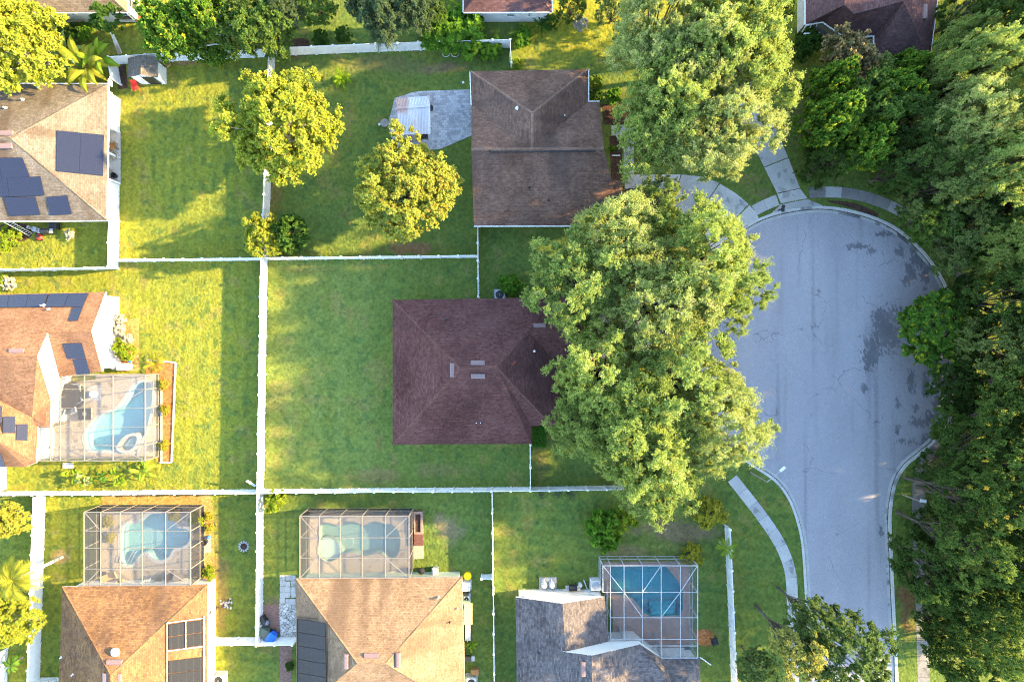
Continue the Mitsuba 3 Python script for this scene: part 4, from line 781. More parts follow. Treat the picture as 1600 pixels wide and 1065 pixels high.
# the wood on the right
W = [(1310, 104, 48, 7.6, 'magnolia', 'brown-leaved magnolia at the corner of the large wine-roofed house'), (1358, 122, 34, 7.6, 'wood_c', 'light green tree right of the brown-leaved magnolia'), (1285, 146, 40, 8.5, 'lush', 'yellow-topped glossy tree below the brown-leaved magnolia'),
     (1408, 112, 26, 6.4, 'lush', 'small yellow-green tree at the lower edge of the large wine roof'), (1452, 122, 34, 7.6, 'oak_a', 'light green tree at the lower right corner of the large wine roof'), (1482, 78, 30, 9.6, 'oak_b', 'tall narrow pale tree right of the large wine roof'),
     (1385, 158, 42, 8.4, 'lush', 'yellow-tipped glossy tree below the large wine roof'), (1335, 175, 52, 10.6, 'wood_b', 'large dark green tree above the top pavement'), (1280, 205, 50, 10.0, 'lush', 'glossy green tree at the right of the upper driveway'), (1330, 238, 46, 9.5, 'lush', 'glossy green tree with yellow tufts above the top of the cul-de-sac'),
     (1280, 258, 36, 8.4, 'wood_a', 'dark tree overhanging the right side of the upper driveway'), (1400, 195, 50, 10.6, 'wood_a', 'dark green tree in the middle of the upper wood'), (1500, 130, 50, 14.0, 'oak_b', 'pale tree above the dark gap in the upper right wood'), (1552, 66, 66, 13.4, 'wood_a', 'large dark green tree in the upper right corner'),
     (1590, 110, 46, 13.4, 'wood_b', 'dark green tree at the right edge below the upper right corner'), (1515, 12, 40, 12.8, 'wood_a', 'dark tree at the top edge right of the large wine roof'), (1590, 12, 48, 14.0, 'wood_b', 'dark tree filling the upper right corner of the frame'),
     (1480, 205, 62, 13.4, 'oak_c', 'large pale grey-green tree in the upper right wood'), (1560, 175, 58, 14.5, 'oak_a', 'tall pale sunlit tree near the right edge, upper wood'), (1595, 230, 56, 15.1, 'oak_c', 'pale sunlit tree cut by the right edge, upper wood'),
     (1408, 262, 50, 11.7, 'wood_a', 'dark green tree over the top right kerb'), (1460, 290, 58, 12.8, 'wood_c', 'mid-green tree right of the top right kerb'), (1540, 270, 62, 14.5, 'oak_b', 'large pale yellow-green tree in the right wood, level with the top of the cul-de-sac'), (1595, 320, 50, 10.5, 'wood_c', 'sunlit tree at the right edge level with the upper cul-de-sac'),
     (1450, 345, 46, 6.5, 'wood_b', 'dark green tree hanging over the upper right of the cul-de-sac'), (1500, 360, 58, 7.5, 'wood_c', 'tree behind the upper right bend of the cul-de-sac'), (1565, 385, 56, 9.5, 'oak_a', 'tree with golden tips near the right edge above the round crown'), (1485, 405, 34, 11.2, 'wood_c', 'small light tree just above the round crown by the road'),
     (1480, 508, 72, 9.5, 'lush', 'round bright green crown standing forward over the right side of the cul-de-sac'), (1570, 470, 58, 12.8, 'wood_a', 'dark green tree right of the round crown'), (1560, 540, 60, 13.4, 'wood_c', 'tree behind the round crown near the right edge'), (1600, 600, 50, 16.5, 'wood_b', 'tree cut by the right edge level with the lower cul-de-sac'),
     (1528, 600, 54, 12.3, 'wood_a', 'dark green tree at the lower right bend of the cul-de-sac'), (1570, 645, 56, 17.5, 'wood_b', 'dark tree with a yellow tuft right of the lower bend'), (1532, 690, 58, 17.5, 'wood_a', 'dark green tree right of the street neck'), (1580, 730, 60, 18.5, 'wood_a', 'dark tree near the right edge level with the street neck'),
     (1512, 772, 54, 17.0, 'wood_b', 'green tree right of the right-hand street lamp'), (1572, 810, 58, 18.0, 'wood_b', 'tree near the right edge below the street neck'), (1447, 886, 54, 12.5, 'wood_a', 'dark green tree over the right-hand pavement'), (1505, 850, 52, 16.0, 'wood_a', 'dark tree in the lower right wood beside the pavement tree'),
     (1590, 880, 52, 17.0, 'wood_c', 'tree with yellow tips cut by the right edge, lower wood'), (1492, 930, 50, 12.0, 'wood_a', 'dark low tree below the pavement tree'), (1555, 945, 44, 14.0, 'wood_b', 'tree with bright yellow sprays in the lower right wood'), (1560, 1010, 54, 14.0, 'wood_b', 'bright green tree near the bottom right corner'),
     (1490, 1020, 46, 8.9, 'wood_a', 'dark low tree at the bottom edge right of the pavement'), (1600, 1045, 44, 12.8, 'wood_c', 'grey-green tree in the bottom right corner')]
for i, a in enumerate(W):
    if a[3] >= 13.8: a = (*a[:4], ('wood_d', 'wood_e')[i % 2] if a[4][:4] == 'wood' else a[4], a[5])
    tree(*a, group=G_WOOD, crown_z=.66 if a[4] in ('wood_d', 'wood_e') else .44 if a[1] < 380 else .50)
# low growth added to shade the road where sun slips under the crowns
for a in [(1520, 400, 26, 4.0, 'lush', 'low dark growth behind the upper right bend of the cul-de-sac'), (1508, 455, 24, 4.5, 'wood_a', 'low dark tree between the kerb and the round crown'), (1530, 545, 26, 4.5, 'wood_b', 'low dark tree right below the round crown'), (1520, 640, 26, 4.0, 'wood_a', 'low tree behind the lower right bend of the cul-de-sac'),
          (1495, 720, 22, 3.6, 'lush', 'low bush right of the street neck, above the right-hand lamp'), (1475, 790, 20, 3.4, 'wood_a', 'low bush right of the right-hand pavement, level with the lamp'), (1478, 840, 20, 3.4, 'lush', 'low bush right of the right-hand pavement, below the lamp'), (1480, 960, 22, 3.6, 'wood_a', 'low bush right of the lower end of the right-hand pavement'), (1500, 330, 26, 4.0, 'wood_a', 'low dark tree above the upper right bend of the cul-de-sac'), (1440, 310, 20, 3.4, 'lush', 'low bush behind the top right kerb')]:
    tree(*a, group=G_WOOD)
for a in [(1496, 606, 44, 8.5, 'wood_a', 'dark leaning tree over the kerb at the lower right bend of the cul-de-sac'), (1488, 668, 40, 8.5, 'wood_b', 'leaning tree over the kerb where the cul-de-sac narrows'), (1474, 735, 36, 8.0, 'wood_a', 'dark leaning tree over the right-hand pavement above the lamp'), (1462, 828, 34, 7.5, 'wood_a', 'dark leaning tree over the right-hand pavement below the lamp'), (1478, 985, 36, 7.5, 'wood_a', 'dark leaning tree beside the lower end of the right-hand pavement')]:
    tree(*a, group=G_WOOD, most=.55, crown_z=.55)
# the wood goes on to the right of the frame: tall trees whose crowns show outside the photo, and low growth added to block low sun
g = np.random.default_rng(8)
def ground_tree(u, v, r, h, kd, label, group):
    R, Z = KINDS[kd]; p = P(u, v); s = r / R
    k = thing('tree', label, 'tree', group); scene[k] = {'type': 'instance', 'to_world': T().translate([p[0], p[1], 0]).rotate([0, 0, 1], g.uniform(0, 360)).scale([s, s, h / Z]), 'g': {'type': 'ref', 'id': f'kind_{kd}'}}
for i in range(12):
    for j in range(3):
        v = 40 + 74 * i + g.uniform(-16, 16)
        ground_tree(1552 + 82 * j + g.uniform(-14, 14), v, g.uniform(4.2, 5.6), g.uniform(*((9, 12) if v < 290 else (8, 10.5) if v < 400 else (16.5, 21) if v < 830 else (11, 14))), ['wood_d', 'wood_e'][(i + j) % 2], 'tall tree of the wood beyond the right edge of the photo', 'trees beyond the right edge of the photo')
for i in range(20):
    ground_tree(1580 + g.uniform(-14, 14), 10 + 48 * i + g.uniform(-10, 10), g.uniform(2.2, 3.0), g.uniform(6, 9), ['wood_a', 'lush', 'wood_b'][i % 3], 'low growth of the wood beside the right edge of the photo', 'low growth at the right edge of the photo')

# ------------------------------------------------------------------ pools, decks, screen enclosures
def deck(poly, pool, mat, label, z=.02, name='pool_deck'):
    return struct(name, MB().prism(poly.difference(pool.buffer(.001)), -.1, z), mat, label)
def pool(label, poly, plaster_, depth=1.35, coping='coping', cw=.26, ztop=.045):
    k = thing('swimming_pool', label, 'swimming pool')
    b = MB(); r = np.array(poly.exterior.coords)[:-1]; n = len(r)
    V = np.vstack([np.column_stack([r, np.full(n, .015)]), np.column_stack([r, np.full(n, -depth)])])
    b.add(V, [[i, (i + 1) % n, n + (i + 1) % n, n + i] for i in range(n)]); b.sheet(poly, -depth)
    part(k, 'basin', b, plaster_)
    if cw: part(k, 'coping', MB().prism(poly.buffer(cw).difference(poly), .005, ztop), coping)
    part(k, 'water', MB().sheet(poly.buffer(-.004), -.10), 'water')
    return k
def enclosure(label, us, vs, zt, missing=(), walls='NEW', frame='sand_metal', screen='screen_light', wscreen=None, braces=(), bw=.07, base=0.03, zside=None):
    """aluminium frame with one screen panel in every bay; us, vs are the frame lines where they show at roof height"""
    k = thing('screen_enclosure', label, 'screen enclosure'); wscreen = wscreen or screen
    nu, nv = len(us) - 1, len(vs) - 1
    G = [[P(u, v, zt) for v in vs] for u in us]
    cell = lambda i, j: 0 <= i < nu and 0 <= j < nv and (i, j) not in missing
    for i in range(nu):
        for j in range(nv):
            if cell(i, j): part(k, 'roof_screen', MB().add([G[i][j], G[i + 1][j], G[i + 1][j + 1], G[i][j + 1]], [[0, 3, 2, 1]]), screen)
    for i in range(nu + 1):                                        # beams along v
        js = [j for j in range(nv) if cell(i, j) or cell(i - 1, j)]
        if js: part(k, 'roof_beam', MB().beam(G[i][js[0]], G[i][js[-1] + 1], bw * (1.25 if i in (0, nu) else 1), .13), frame)
    for j in range(nv + 1):
        iz = [i for i in range(nu) if cell(i, j) or cell(i, j - 1)]
        if iz: part(k, 'purlin', MB().beam(G[iz[0]][j] + [0, 0, .005], G[iz[-1] + 1][j] + [0, 0, .005], bw * (1.2 if j in (0, nv) else .8), .10), frame)
    for a, b in braces: part(k, 'brace', MB().beam(G[a[0]][a[1]] - [0, 0, .02], G[b[0]][b[1]] - [0, 0, .02], .055, .05), frame)
    done = set()
    def wall(a, b):
        for q in (a, b):
            key = tuple(np.round(q[:2], 2))
            if key not in done: done.add(key); part(k, 'post', MB().beam([q[0], q[1], base], [q[0], q[1], zt - .07], .08, .08), frame)
        lo = lambda q, z: np.array([q[0], q[1], z])
        for z in (base + .05, .95): part(k, 'rail', MB().beam(lo(a, z), lo(b, z), .05, .06), frame)
        part(k, 'wall_screen', MB().add([lo(a, base), lo(b, base), lo(b, zt), lo(a, zt)], [[0, 1, 2, 3]]), wscreen)
    for i in range(nu):
        for j in range(nv):
            if not cell(i, j): continue
            if 'N' in walls and not cell(i, j - 1): wall(G[i][j], G[i + 1][j])
            if 'S' in walls and not cell(i, j + 1): wall(G[i][j + 1], G[i + 1][j + 1])
            if 'W' in walls and not cell(i - 1, j): wall(G[i][j], G[i][j + 1])
            if 'E' in walls and not cell(i + 1, j): wall(G[i + 1][j], G[i + 1][j + 1])
    return k
def tub(k, name, pts, mat, rad=.022, n=6): return part(k, name, MB().tube(pts, rad, n), mat)

# aqua pool, left
deck(PG([(81, 600), (150, 592), (150, 585), (244, 585), (244, 614), (249, 614), (249, 636), (244, 637), (244, 668), (249, 668), (249, 692), (244, 694), (242, 713), (70, 716), (70, 668), (81, 668)]), POOL2, 'pool_deck_cream', 'cream concrete deck round the aqua pool at the left')
k = pool('aqua swimming pool with a raised white spa, in the screened yard at the left', POOL2, 'plaster_aqua')
sp = smooth_pg([(1062, 800), (1045, 770), (1085, 710), (1140, 668), (1205, 660), (1228, 690), (1215, 740), (1190, 785), (1130, 812)], sc=5.604, o=(0, 560))
part(k, 'spa_wall', MB().prism(sp.buffer(.12).difference(sp.buffer(-.14)), -1.3, .32), 'coping'); part(k, 'spa_water', MB().sheet(sp.buffer(-.15), .2), 'water'); part(k, 'spa_floor', MB().sheet(sp.buffer(-.15), -.4), 'plaster_mint')
tub(k, 'handrail', [P(197, 695, .03), P(197.5, 694.5, .8), P(201, 690, .95), P(205, 686, .8), P(206, 685, .1)], 'steel')
enclosure('pale screened pool enclosure over the aqua pool, right of the rust-roofed house', [59, 79, 94.6, 132, 176.7, 226.8], [586, 608, 637.6, 667, 695.6, 719.5], 2.45, missing=[(0, 0), (0, 1), (0, 2), ], walls='NES', frame='sand_metal', screen='screen_light',
          braces=[((1, 1), (2, 3)), ((5, 1), (4, 2)), ((4, 4), (5, 5)), ((5, 0), (4, 1)), ((1, 4), (0, 5)), ((2, 4), (1, 5))], bw=.05)
# mint pool, lower left
deck(PG([(158, 791), (317, 790), (317, 838), (330, 840), (330, 862), (317, 864), (316, 905), (157, 907)]), POOL3, 'pool_deck_sand', 'sand-coloured concrete deck round the mint pool at the lower left')
k = pool('mint-coloured swimming pool with planted edges, in the screened yard at the lower left', POOL3, 'plaster_mint', cw=.3)
for d in (0, 5): tub(k, 'handrail', [P(198 + d, 880, .03), P(199 + d, 878, .7), P(204 + d, 868, .8), P(209 + d, 860, .55), P(211 + d, 856, -.3)], 'steel', .025)
enclosure('screened pool enclosure over the mint pool, behind the copper-roofed house', [131.3, 157.5, 188, 222.5, 258.7, 297.6], [799.5, 829, 856, 888, 914], 2.85, walls='NEW', frame='sand_metal', screen='screen_light', wscreen='screen_dark',
          braces=[((0, 0), (1, 1)), ((5, 0), (4, 1)), ((4, 3), (5, 4)), ((0, 4), (1, 3))], bw=.05)
# scalloped green pool, bottom middle
deck(PG([(484, 798), (645, 797), (645, 850), (662, 852), (662, 872), (645, 873), (645, 895), (484, 897)]), POOL4, 'pool_deck_sand', 'cream concrete deck round the scalloped green pool')
k = pool('scalloped pale green swimming pool in the screened yard at the bottom middle', POOL4, 'plaster_green', cw=.12, coping='pool_deck_cream')
part(k, 'shallow_ledge', MB().prism(smooth_pg([(300, 320), (340, 300), (420, 330), (470, 400), (475, 425), (420, 466), (370, 484), (320, 468), (292, 430), (287, 380)], sc=5, o=(440, 780)).buffer(-.03), -1.3, -.32), 'plaster_green')
tub(k, 'cleaner_hose', [P(545, 857, -.09), P(553, 849, -.09), P(551, 840, -.09), P(540, 840, -.09), P(535, 850, -.09)], 'white_plastic', .03)
enclosure('screened pool enclosure with a grey frame over the scalloped pool, behind the honey-roofed house', [468.5, 499, 531.6, 566, 602, 639], [805.5, 839.4, 871, 902.5], 2.85, walls='NEW', frame='sand_metal', screen='screen_light', wscreen='screen_dark',
          braces=[((0, 0), (1, 1)), ((5, 0), (4, 1)), ((1, 2), (0, 3)), ((4, 2), (5, 3))], bw=.05)
pl = thing('brick_planter', 'brick raised planter with a dark bed, right of the scalloped pool enclosure', 'planter')
part(pl, 'wall', MB().prism(PG([(647, 797), (661, 797), (661.5, 832), (648, 832)]).difference(PG([(649.5, 801), (658, 801), (658, 829), (649.5, 829)])), 0, .45), 'brick_pavers')
part(pl, 'soil', MB().sheet(PG([(649.5, 801), (658, 801), (658, 829), (649.5, 829)]), .32), 'mulch_dark'); part(pl, 'cap', MB().prism(PG([(648, 832), (661.5, 832), (661.5, 850), (648, 850)]), 0, .4), 'shingle_cap_red')
# blue pool with brick paving, bottom right
deck(PG([(944, 878), (1076, 876), (1081, 1012), (1036, 1020), (958, 1004), (957, 935), (944, 930)]), POOL5, 'brick_pavers', 'pinkish brick-paved deck round the deep blue pool')
k = pool('deep blue angular swimming pool with steps, in the brick-paved yard at the bottom', POOL5, 'plaster_blue', coping='brick_pavers', cw=.3, ztop=.05)
for i in range(3):
    part(k, 'step', MB().prism(PG([(1018 + i * 4, 944 + i * 5.2), (1060 - i * 3, 943 + i * 5.2), (1056, 961), (1018, 962)]).intersection(POOL5.buffer(-.02)), -1.3, -.85 + i * .25), 'plaster_blue')
enclosure('white-framed screened pool enclosure over the deep blue pool, right of the slate-roofed house', [942, 954, 975, 1004, 1033, 1063, 1090], [883, 924.5, 964, 998, 1008, 1027], 2.85, missing=[(0, 1), (0, 2), (0, 3), (0, 4), (1, 3), (1, 4), (2, 4), (3, 4)], walls='NEW', frame='white_metal', screen='screen_clear', wscreen='screen_light',
          braces=[((0, 0), (2, 1)), ((4, 0), (3, 1)), ((6, 0), (5, 1)), ((2, 1), (3, 2)), ((5, 1), (4, 2))], bw=.048)
lm = single('downspout', MB().beam(P(1094, 1026, .25), P(1111, 1038, .06), .1, .1), 'white_plastic', 'white drainpipe lying on the grass right of the brick-paved pool enclosure', 'pipe')
single('white_board', MB().beam(P(385.5, 750.5, 2.0), P(399, 759, 1.0), .22, .06), 'vinyl', 'white board sticking out at the crossing of the middle fences', 'board')

# ------------------------------------------------------------------ shed, gazebo
k = thing('garden_shed', 'small white garden shed with a grey-brown roof, in the corner of the top left yard', 'shed')
a, b = P(199.5, 91, 2.05), P(247, 121.5, 2.05); x0, x1, y1, y0 = a[0], b[0], a[1], b[1]; xm, zr = P(219.6, 0, 2.75)[0], 2.75
part(k, 'roof', MB().add([[x0, y0, 2.05], [xm, y0, zr], [xm, y1, zr], [x0, y1, 2.05]], [[0, 1, 2, 3]]).add([[xm, y0, zr], [x1, y0, 2.05], [x1, y1, 2.05], [xm, y1, zr]], [[0, 1, 2, 3]]), 'shingle_taupe')
w0, w1 = x0 + .2, x1 - .25
part(k, 'wall', MB().prism(sbox(w0, y0 + .15, w1, y1 - .15), 0, 2.03), 'white_trim')
part(k, 'gable', MB().add([[w0, y0 + .14, 2.0], [w1, y0 + .14, 2.0], [xm, y0 + .14, 2.68]], [[0, 1, 2]]), 'white_trim')
part(k, 'door', MB().add([[w0 + .9, y0 + .13, .05], [w0 + 2.0, y0 + .13, .05], [w0 + 2.0, y0 + .13, 1.9], [w0 + .9, y0 + .13, 1.9]], [[0, 1, 2, 3]]), 'dark_plastic')
part(k, 'window', MB().add([[w1 - .55, y0 + .13, .3], [w1 - .3, y0 + .13, .3], [w1 - .3, y0 + .13, 1.9], [w1 - .55, y0 + .13, 1.9]], [[0, 1, 2, 3]]), 'window_glass')
single('wooden_board', MB().beam(P(254, 90, .3), P(264, 103, 1.0), .5, .12), 'wood_brown', 'brown wooden board leaning behind the white shed', 'board')
TER = Polygon(spline([XY(*q) for q in [(618, 153), (632, 149), (650, 143.5), (690, 141.5), (739, 140)]], .3).tolist() + [list(XY(*q)) for q in [(739, 211), (688, 233)]] + spline([XY(*q) for q in [(640, 236), (622, 232), (611, 212), (607, 193), (612, 172), (617, 153.5)]], .3).tolist()).buffer(0)
struct('terrace', MB().prism(TER, -.1, .03), 'grey_pavers', 'grey paved terrace behind the umber-roofed house')
k = thing('gazebo', 'metal-roofed gazebo with rust-streaked pale panels on the grey terrace', 'gazebo')
def corrugated(q, n=22, amp=.022):
    q = [np.array(a, float) for a in q]; V = []
    for i in range(n * 2 + 1):
        s = i / (n * 2); up = np.array([0, 0, amp * (1 if i % 2 else -1)])
        V += [q[0] * (1 - s) + q[1] * s + up, q[3] * (1 - s) + q[2] * s + up]
    return MB().add(V, [[2 * i, 2 * i + 1, 2 * i + 3, 2 * i + 2] for i in range(n * 2)])
part(k, 'roof_panel', corrugated([P(617.6, 153.5, 2.55), P(669.5, 150, 2.55), P(671.5, 165, 3.0), P(620, 169, 3.0)]), 'gazebo_metal')
part(k, 'roof_panel', corrugated([P(620, 169, 3.0), P(672, 165, 3.0), P(672.5, 209.5, 2.45), P(622, 211, 2.45)]), 'gazebo_metal')
part(k, 'ridge_cap', MB().beam(P(619.5, 169, 3.04), P(672, 165, 3.04), .22, .05), 'gazebo_metal')
for u, v in ((622, 155), (666, 153), (668, 206), (626, 207)): part(k, 'post', MB().beam(P(u, v, .03), P(u, v, 2.45), .12, .12), 'bronze_metal')

# ------------------------------------------------------------------ small things
def chair(u, v, rz, mat, label, z=0.03, group=None, cat='chair'):
    k = thing('patio_chair', label, cat, group); c = P(u, v, z)
    def t(pts): co, si = math.cos(rz), math.sin(rz); return [c + [p[0] * co - p[1] * si, p[0] * si + p[1] * co, p[2]] for p in pts]
    s = t([(-.28, -.28, .42), (.28, -.28, .42), (.28, .28, .40), (-.28, .28, .40)]); bk = t([(-.28, .28, .42), (.28, .28, .42), (.27, .45, .95), (-.27, .45, .95)])
    def slab(q, off): q = np.array(q); return MB().add(np.vstack([q, q + off]), [[0, 1, 2, 3], [7, 6, 5, 4], [0, 4, 5, 1], [1, 5, 6, 2], [2, 6, 7, 3], [3, 7, 4, 0]])
    part(k, 'seat', slab(s, [0, 0, .05]), mat); part(k, 'backrest', slab(bk, [.03, .03, .03]), mat)
    for x in (-.27, .27):
        part(k, 'armrest', MB().beam(*t([(x, -.28, .63), (x, .32, .63)]), .06, .04), mat)
        for y in (-.26, .28): part(k, 'leg', MB().beam(*t([(x, y, 0), (x, y, .62)]), .045, .045), mat)
    return k
def table(u, v, r, h, mat, label, z=.03, square=False):
    k = thing('patio_table', label, 'table'); c = P(u, v, z)
    part(k, 'table_top', MB().box(c + [0, 0, h], (2 * r, 2 * r, .05)) if square else MB().lathe([(.001, h), (r, h), (r, h + .05), (.001, h + .055)], c, 24), mat)
    for a in range(4): x, y = r * .7 * math.cos(a * math.pi / 2 + .78), r * .7 * math.sin(a * math.pi / 2 + .78); part(k, 'leg', MB().beam(c + [x, y, 0], c + [x, y, h], .05, .05), mat)
    return k
def ac_unit(u, v, label, s=.85, h=.85, mat='grey_plastic', top='dark_plastic'):
    k = thing('air_conditioner', label, 'air conditioner'); c = P(u, v, 0)
    part(k, 'body', MB().prism(sbox(-s / 2, -s / 2, s / 2, s / 2).buffer(-.06).buffer(.06), .05, h).add([[0, 0, 0]] * 3, [[0, 1, 2]]) if False else MB().prism(Polygon(np.array(sbox(-s / 2, -s / 2, s / 2, s / 2).buffer(-.08).buffer(.08).exterior.coords) + c[:2]), .05, h), mat)
    part(k, 'fan_grille', MB().lathe([(.06, h + .03), (s * .4, h + .012), (s * .42, h), (s * .2, h + .005)], c, 20), top)
    part(k, 'pad', MB().box(c + [0, 0, .025], (s + .2, s + .2, .05)), 'concrete_1'); return k
def bin_(u, v, rz, mat, label, h=1.05, s=.58):
    k = thing('wheeled_bin', label, 'rubbish bin'); c = P(u, v, 0); co, si = math.cos(rz), math.sin(rz)
    rot = lambda p: c + [p[0] * co - p[1] * si, p[0] * si + p[1] * co, p[2]]
    lo, hi = s * .38, s * .5
    V = [rot((x * w, y * w * 1.15, z)) for z, w in ((.06, lo), (h - .08, hi)) for x, y in ((-1, -1), (1, -1), (1, 1), (-1, 1))]
    part(k, 'body', MB().add(V, [[0, 1, 5, 4], [1, 2, 6, 5], [2, 3, 7, 6], [3, 0, 4, 7], [3, 2, 1, 0], [4, 5, 6, 7]]), mat)
    V = [rot((x * hi * 1.08, y * hi * 1.24, z)) for z in (h - .08, h - .03) for x, y in ((-1, -1), (1, -1), (1, 1), (-1, 1))] + [rot((x * hi * .7, y * hi * .8, h + .03)) for x, y in ((-1, -1), (1, -1), (1, 1), (-1, 1))]
    part(k, 'lid', MB().add(V, [[0, 1, 5, 4], [1, 2, 6, 5], [2, 3, 7, 6], [3, 0, 4, 7], [4, 5, 9, 8], [5, 6, 10, 9], [6, 7, 11, 10], [7, 4, 8, 11], [8, 9, 10, 11]]), mat)
    for x in (-.24, .24): part(k, 'wheel', MB().tube([rot((x - .03, -s * .6, .12)), rot((x + .03, -s * .6, .12))], .12, 12), 'dark_plastic')
    part(k, 'handle', MB().tube([rot((-.2, -s * .62, h - .1)), rot((.2, -s * .62, h - .1))], .02), 'dark_plastic'); return k
def barbecue(u, v, label, mat='dark_plastic'):
    k = thing('barbecue', label, 'barbecue'); c = P(u, v, 0)
    part(k, 'firebox', MB().box(c + [0, 0, .72], (.75, .5, .3)), mat)
    an = np.linspace(0, math.pi, 9); V = [c + [x, .27 * math.cos(t), .87 + .27 * math.sin(t)] for x in (-.38, .38) for t in an]
    m = MB().add(V, [[i, i + 1, i + 10, i + 9] for i in range(8)]); m.add(V, [[0, i, i + 1] for i in range(1, 8)] + [[9, 9 + i + 1, 9 + i] for i in range(1, 8)]); part(k, 'lid', m, mat)
    for x in (-.55, .55): part(k, 'side_shelf', MB().box(c + [x, 0, .86], (.32, .45, .03)), 'grey_plastic')
    for x in (-.33, .33):
        for y in (-.2, .2): part(k, 'leg', MB().beam(c + [x, y, 0], c + [x, y, .58], .05, .05), mat)
    return k
def lathe_thing(name, prof, u, v, mat, label, cat, z=0.0, n=20): return single(name, MB().lathe(prof, P(u, v, z), n), mat, label, cat, smooth=35)

# beside the taupe house
k = thing('ladder', 'aluminium ladder leaning against the front of the taupe house, beside the yellow bush', 'ladder')
a, b = P(49, 367, .02), P(9, 345, 2.7); s = unit(np.cross(b - a, [0, 0, 1])) * .22
for q in (-1, 1): part(k, 'rail', MB().beam(a + s * q, b + s * q, .06, .04), 'aluminium')
for i in range(11): p = a + (b - a) * (i + .5) / 11; part(k, 'rung', MB().beam(p - s, p + s, .035, .035), 'aluminium')
lathe_thing('bucket', [(.001, .02), (.13, .02), (.17, .36), (.155, .36), (.12, .06), (.001, .05)], 48, 356, 'white_plastic', 'white bucket on the soil below the taupe house, right of the ladder', 'bucket')
lathe_thing('drum', [(.001, .7), (.2, .72), (.24, .70), (.25, .35), (.24, .0)], 60.5, 359.5, 'grey_plastic', 'grey-blue drum beside the red mower', 'drum')
k = thing('lawn_mower', 'small red lawn mower on the grass below the taupe house', 'lawn mower'); c = P(63, 370.5, 0)
part(k, 'deck', MB().lathe([(.001, .3), (.24, .28), (.30, .2), (.31, .1)], c, 18), 'red_plastic'); part(k, 'engine', MB().lathe([(.14, .28), (.13, .42), (.001, .45)], c, 12), 'dark_plastic')
for x in (-.26, .26):
    for y in (-.26, .26): part(k, 'wheel', MB().tube([c + [x - .03, y, .1], c + [x + .03, y, .1]], .1, 10), 'dark_plastic')
part(k, 'handle', MB().tube([c + [-.2, .2, .3], c + [-.2, .9, .95], c + [.2, .9, .95], c + [.2, .2, .3]], .018), 'dark_plastic')
barbecue(80, 363, 'black barbecue with side shelves below the wall of the taupe house')
bin_(90, 354.5, 1.5, 'dark_plastic', 'black wheeled bin lying close to the wall of the taupe house', h=.8)
# porch of the taupe house
chair(180.5, 230, -1.3, 'wood_brown', 'brown cushioned porch chair, upper of the pair on the right-hand porch of the taupe house', .07); chair(182, 245.5, -1.2, 'bronze_metal', 'dark woven porch chair, lower of the pair on the porch of the taupe house', .07)
table(172, 272, .42, .7, 'bronze_metal', 'dark square table at the lower end of the porch of the taupe house', .07, True)
lathe_thing('plant_pot', [(.001, .04), (.2, .04), (.28, .5), (.25, .5), (.2, .3), (.001, .3)], 181.5, 275.5, 'dark_plastic', 'black round pot at the lower end of the porch', 'pot', .06)
chair(215, 138.5, .1, 'red_plastic', 'bright red garden chair in front of the white shed', 0)
single('cushion', MB().lathe([(.001, .45), (.25, .42), (.33, .25), (.28, .02), (.001, 0)], P(217, 31, 0), 14), 'red_plastic', 'red beanbag beside the corner screens of the tan-roofed house', 'beanbag', smooth=True)
# beside the rust house
lathe_thing('boulder', [(.001, .75), (.35, .70), (.6, .45), (.68, .15), (.6, 0)], 179.5, 566.5, 'stucco_grey', 'rounded grey boulder at the foot of the tall white gable', 'boulder')
k = thing('storage_box', 'cream storage box at the top edge of the aqua pool enclosure', 'box'); c = P(198, 572.5, 0); part(k, 'body', MB().box(c + [0, 0, .3], (1.1, .62, .6)), 'white_plastic'); part(k, 'lid', MB().box(c + [0, 0, .64], (1.16, .68, .07)), 'stucco_cream')
lathe_thing('ball', [(.001, .0), (.12, .05), (.19, .19), (.12, .33), (.001, .38)], 204.5, 563.5, 'blue_plastic', 'small blue ball beside the cream storage box', 'ball')
lathe_thing('ball', [(.001, .0), (.09, .03), (.13, .13), (.09, .23), (.001, .27)], 197, 566, 'red_plastic', 'small red ball beside the cream storage box', 'ball')
k = thing('bed_edging', 'white stone edging round the orange mulch bed', 'edging')
for a, b in (((229, 562), (275, 566)), ((275, 566), (268.5, 722)), ((268.5, 722), (250, 722)), ((252.5, 610), (252.5, 722))):
    A, B = XY(*a), XY(*b); n = max(1, round(np.linalg.norm(B - A) / .62))
    for i in range(n): p, q = A + (B - A) * (i + .03) / n, A + (B - A) * (i + .97) / n; part(k, 'stone', MB().beam([*p, .05], [*q, .05], .14, .13), 'coping')
k = thing('covered_table', 'round table under a dark cover, upper left inside the aqua pool enclosure', 'table'); c = P(112, 618, .03)
part(k, 'cover', MB().lathe([(.001, .98), (.9, .93), (1.2, .80), (1.32, .3), (1.36, .02)], c, 28), 'dark_plastic', smooth=40); part(k, 'pole', MB().tube([c + [0, 0, .9], c + [0, 0, 1.5]], .03), 'steel')
for a, b in ((126, 606), (128, 622), (120, 640), (102, 641)): chair(a, b, R_.uniform(0, 6), 'grey_plastic', {126: 'grey chair at the upper right of the covered table', 128: 'grey chair at the right of the covered table', 120: 'grey chair at the lower right of the covered table', 102: 'grey chair at the lower left of the covered table'}[a])
single('outdoor_rug', MB().prism(PG([(137, 602), (158, 602), (158, 625), (137, 625)]), .024, .034), 'grey_plastic', 'square grey rug on the deck left of the aqua pool', 'rug')
lathe_thing('stool', [(.001, .5), (.3, .5), (.34, .3), (.3, 0)], 149, 615, 'white_plastic', 'white rounded stool on the grey rug', 'stool', .03)
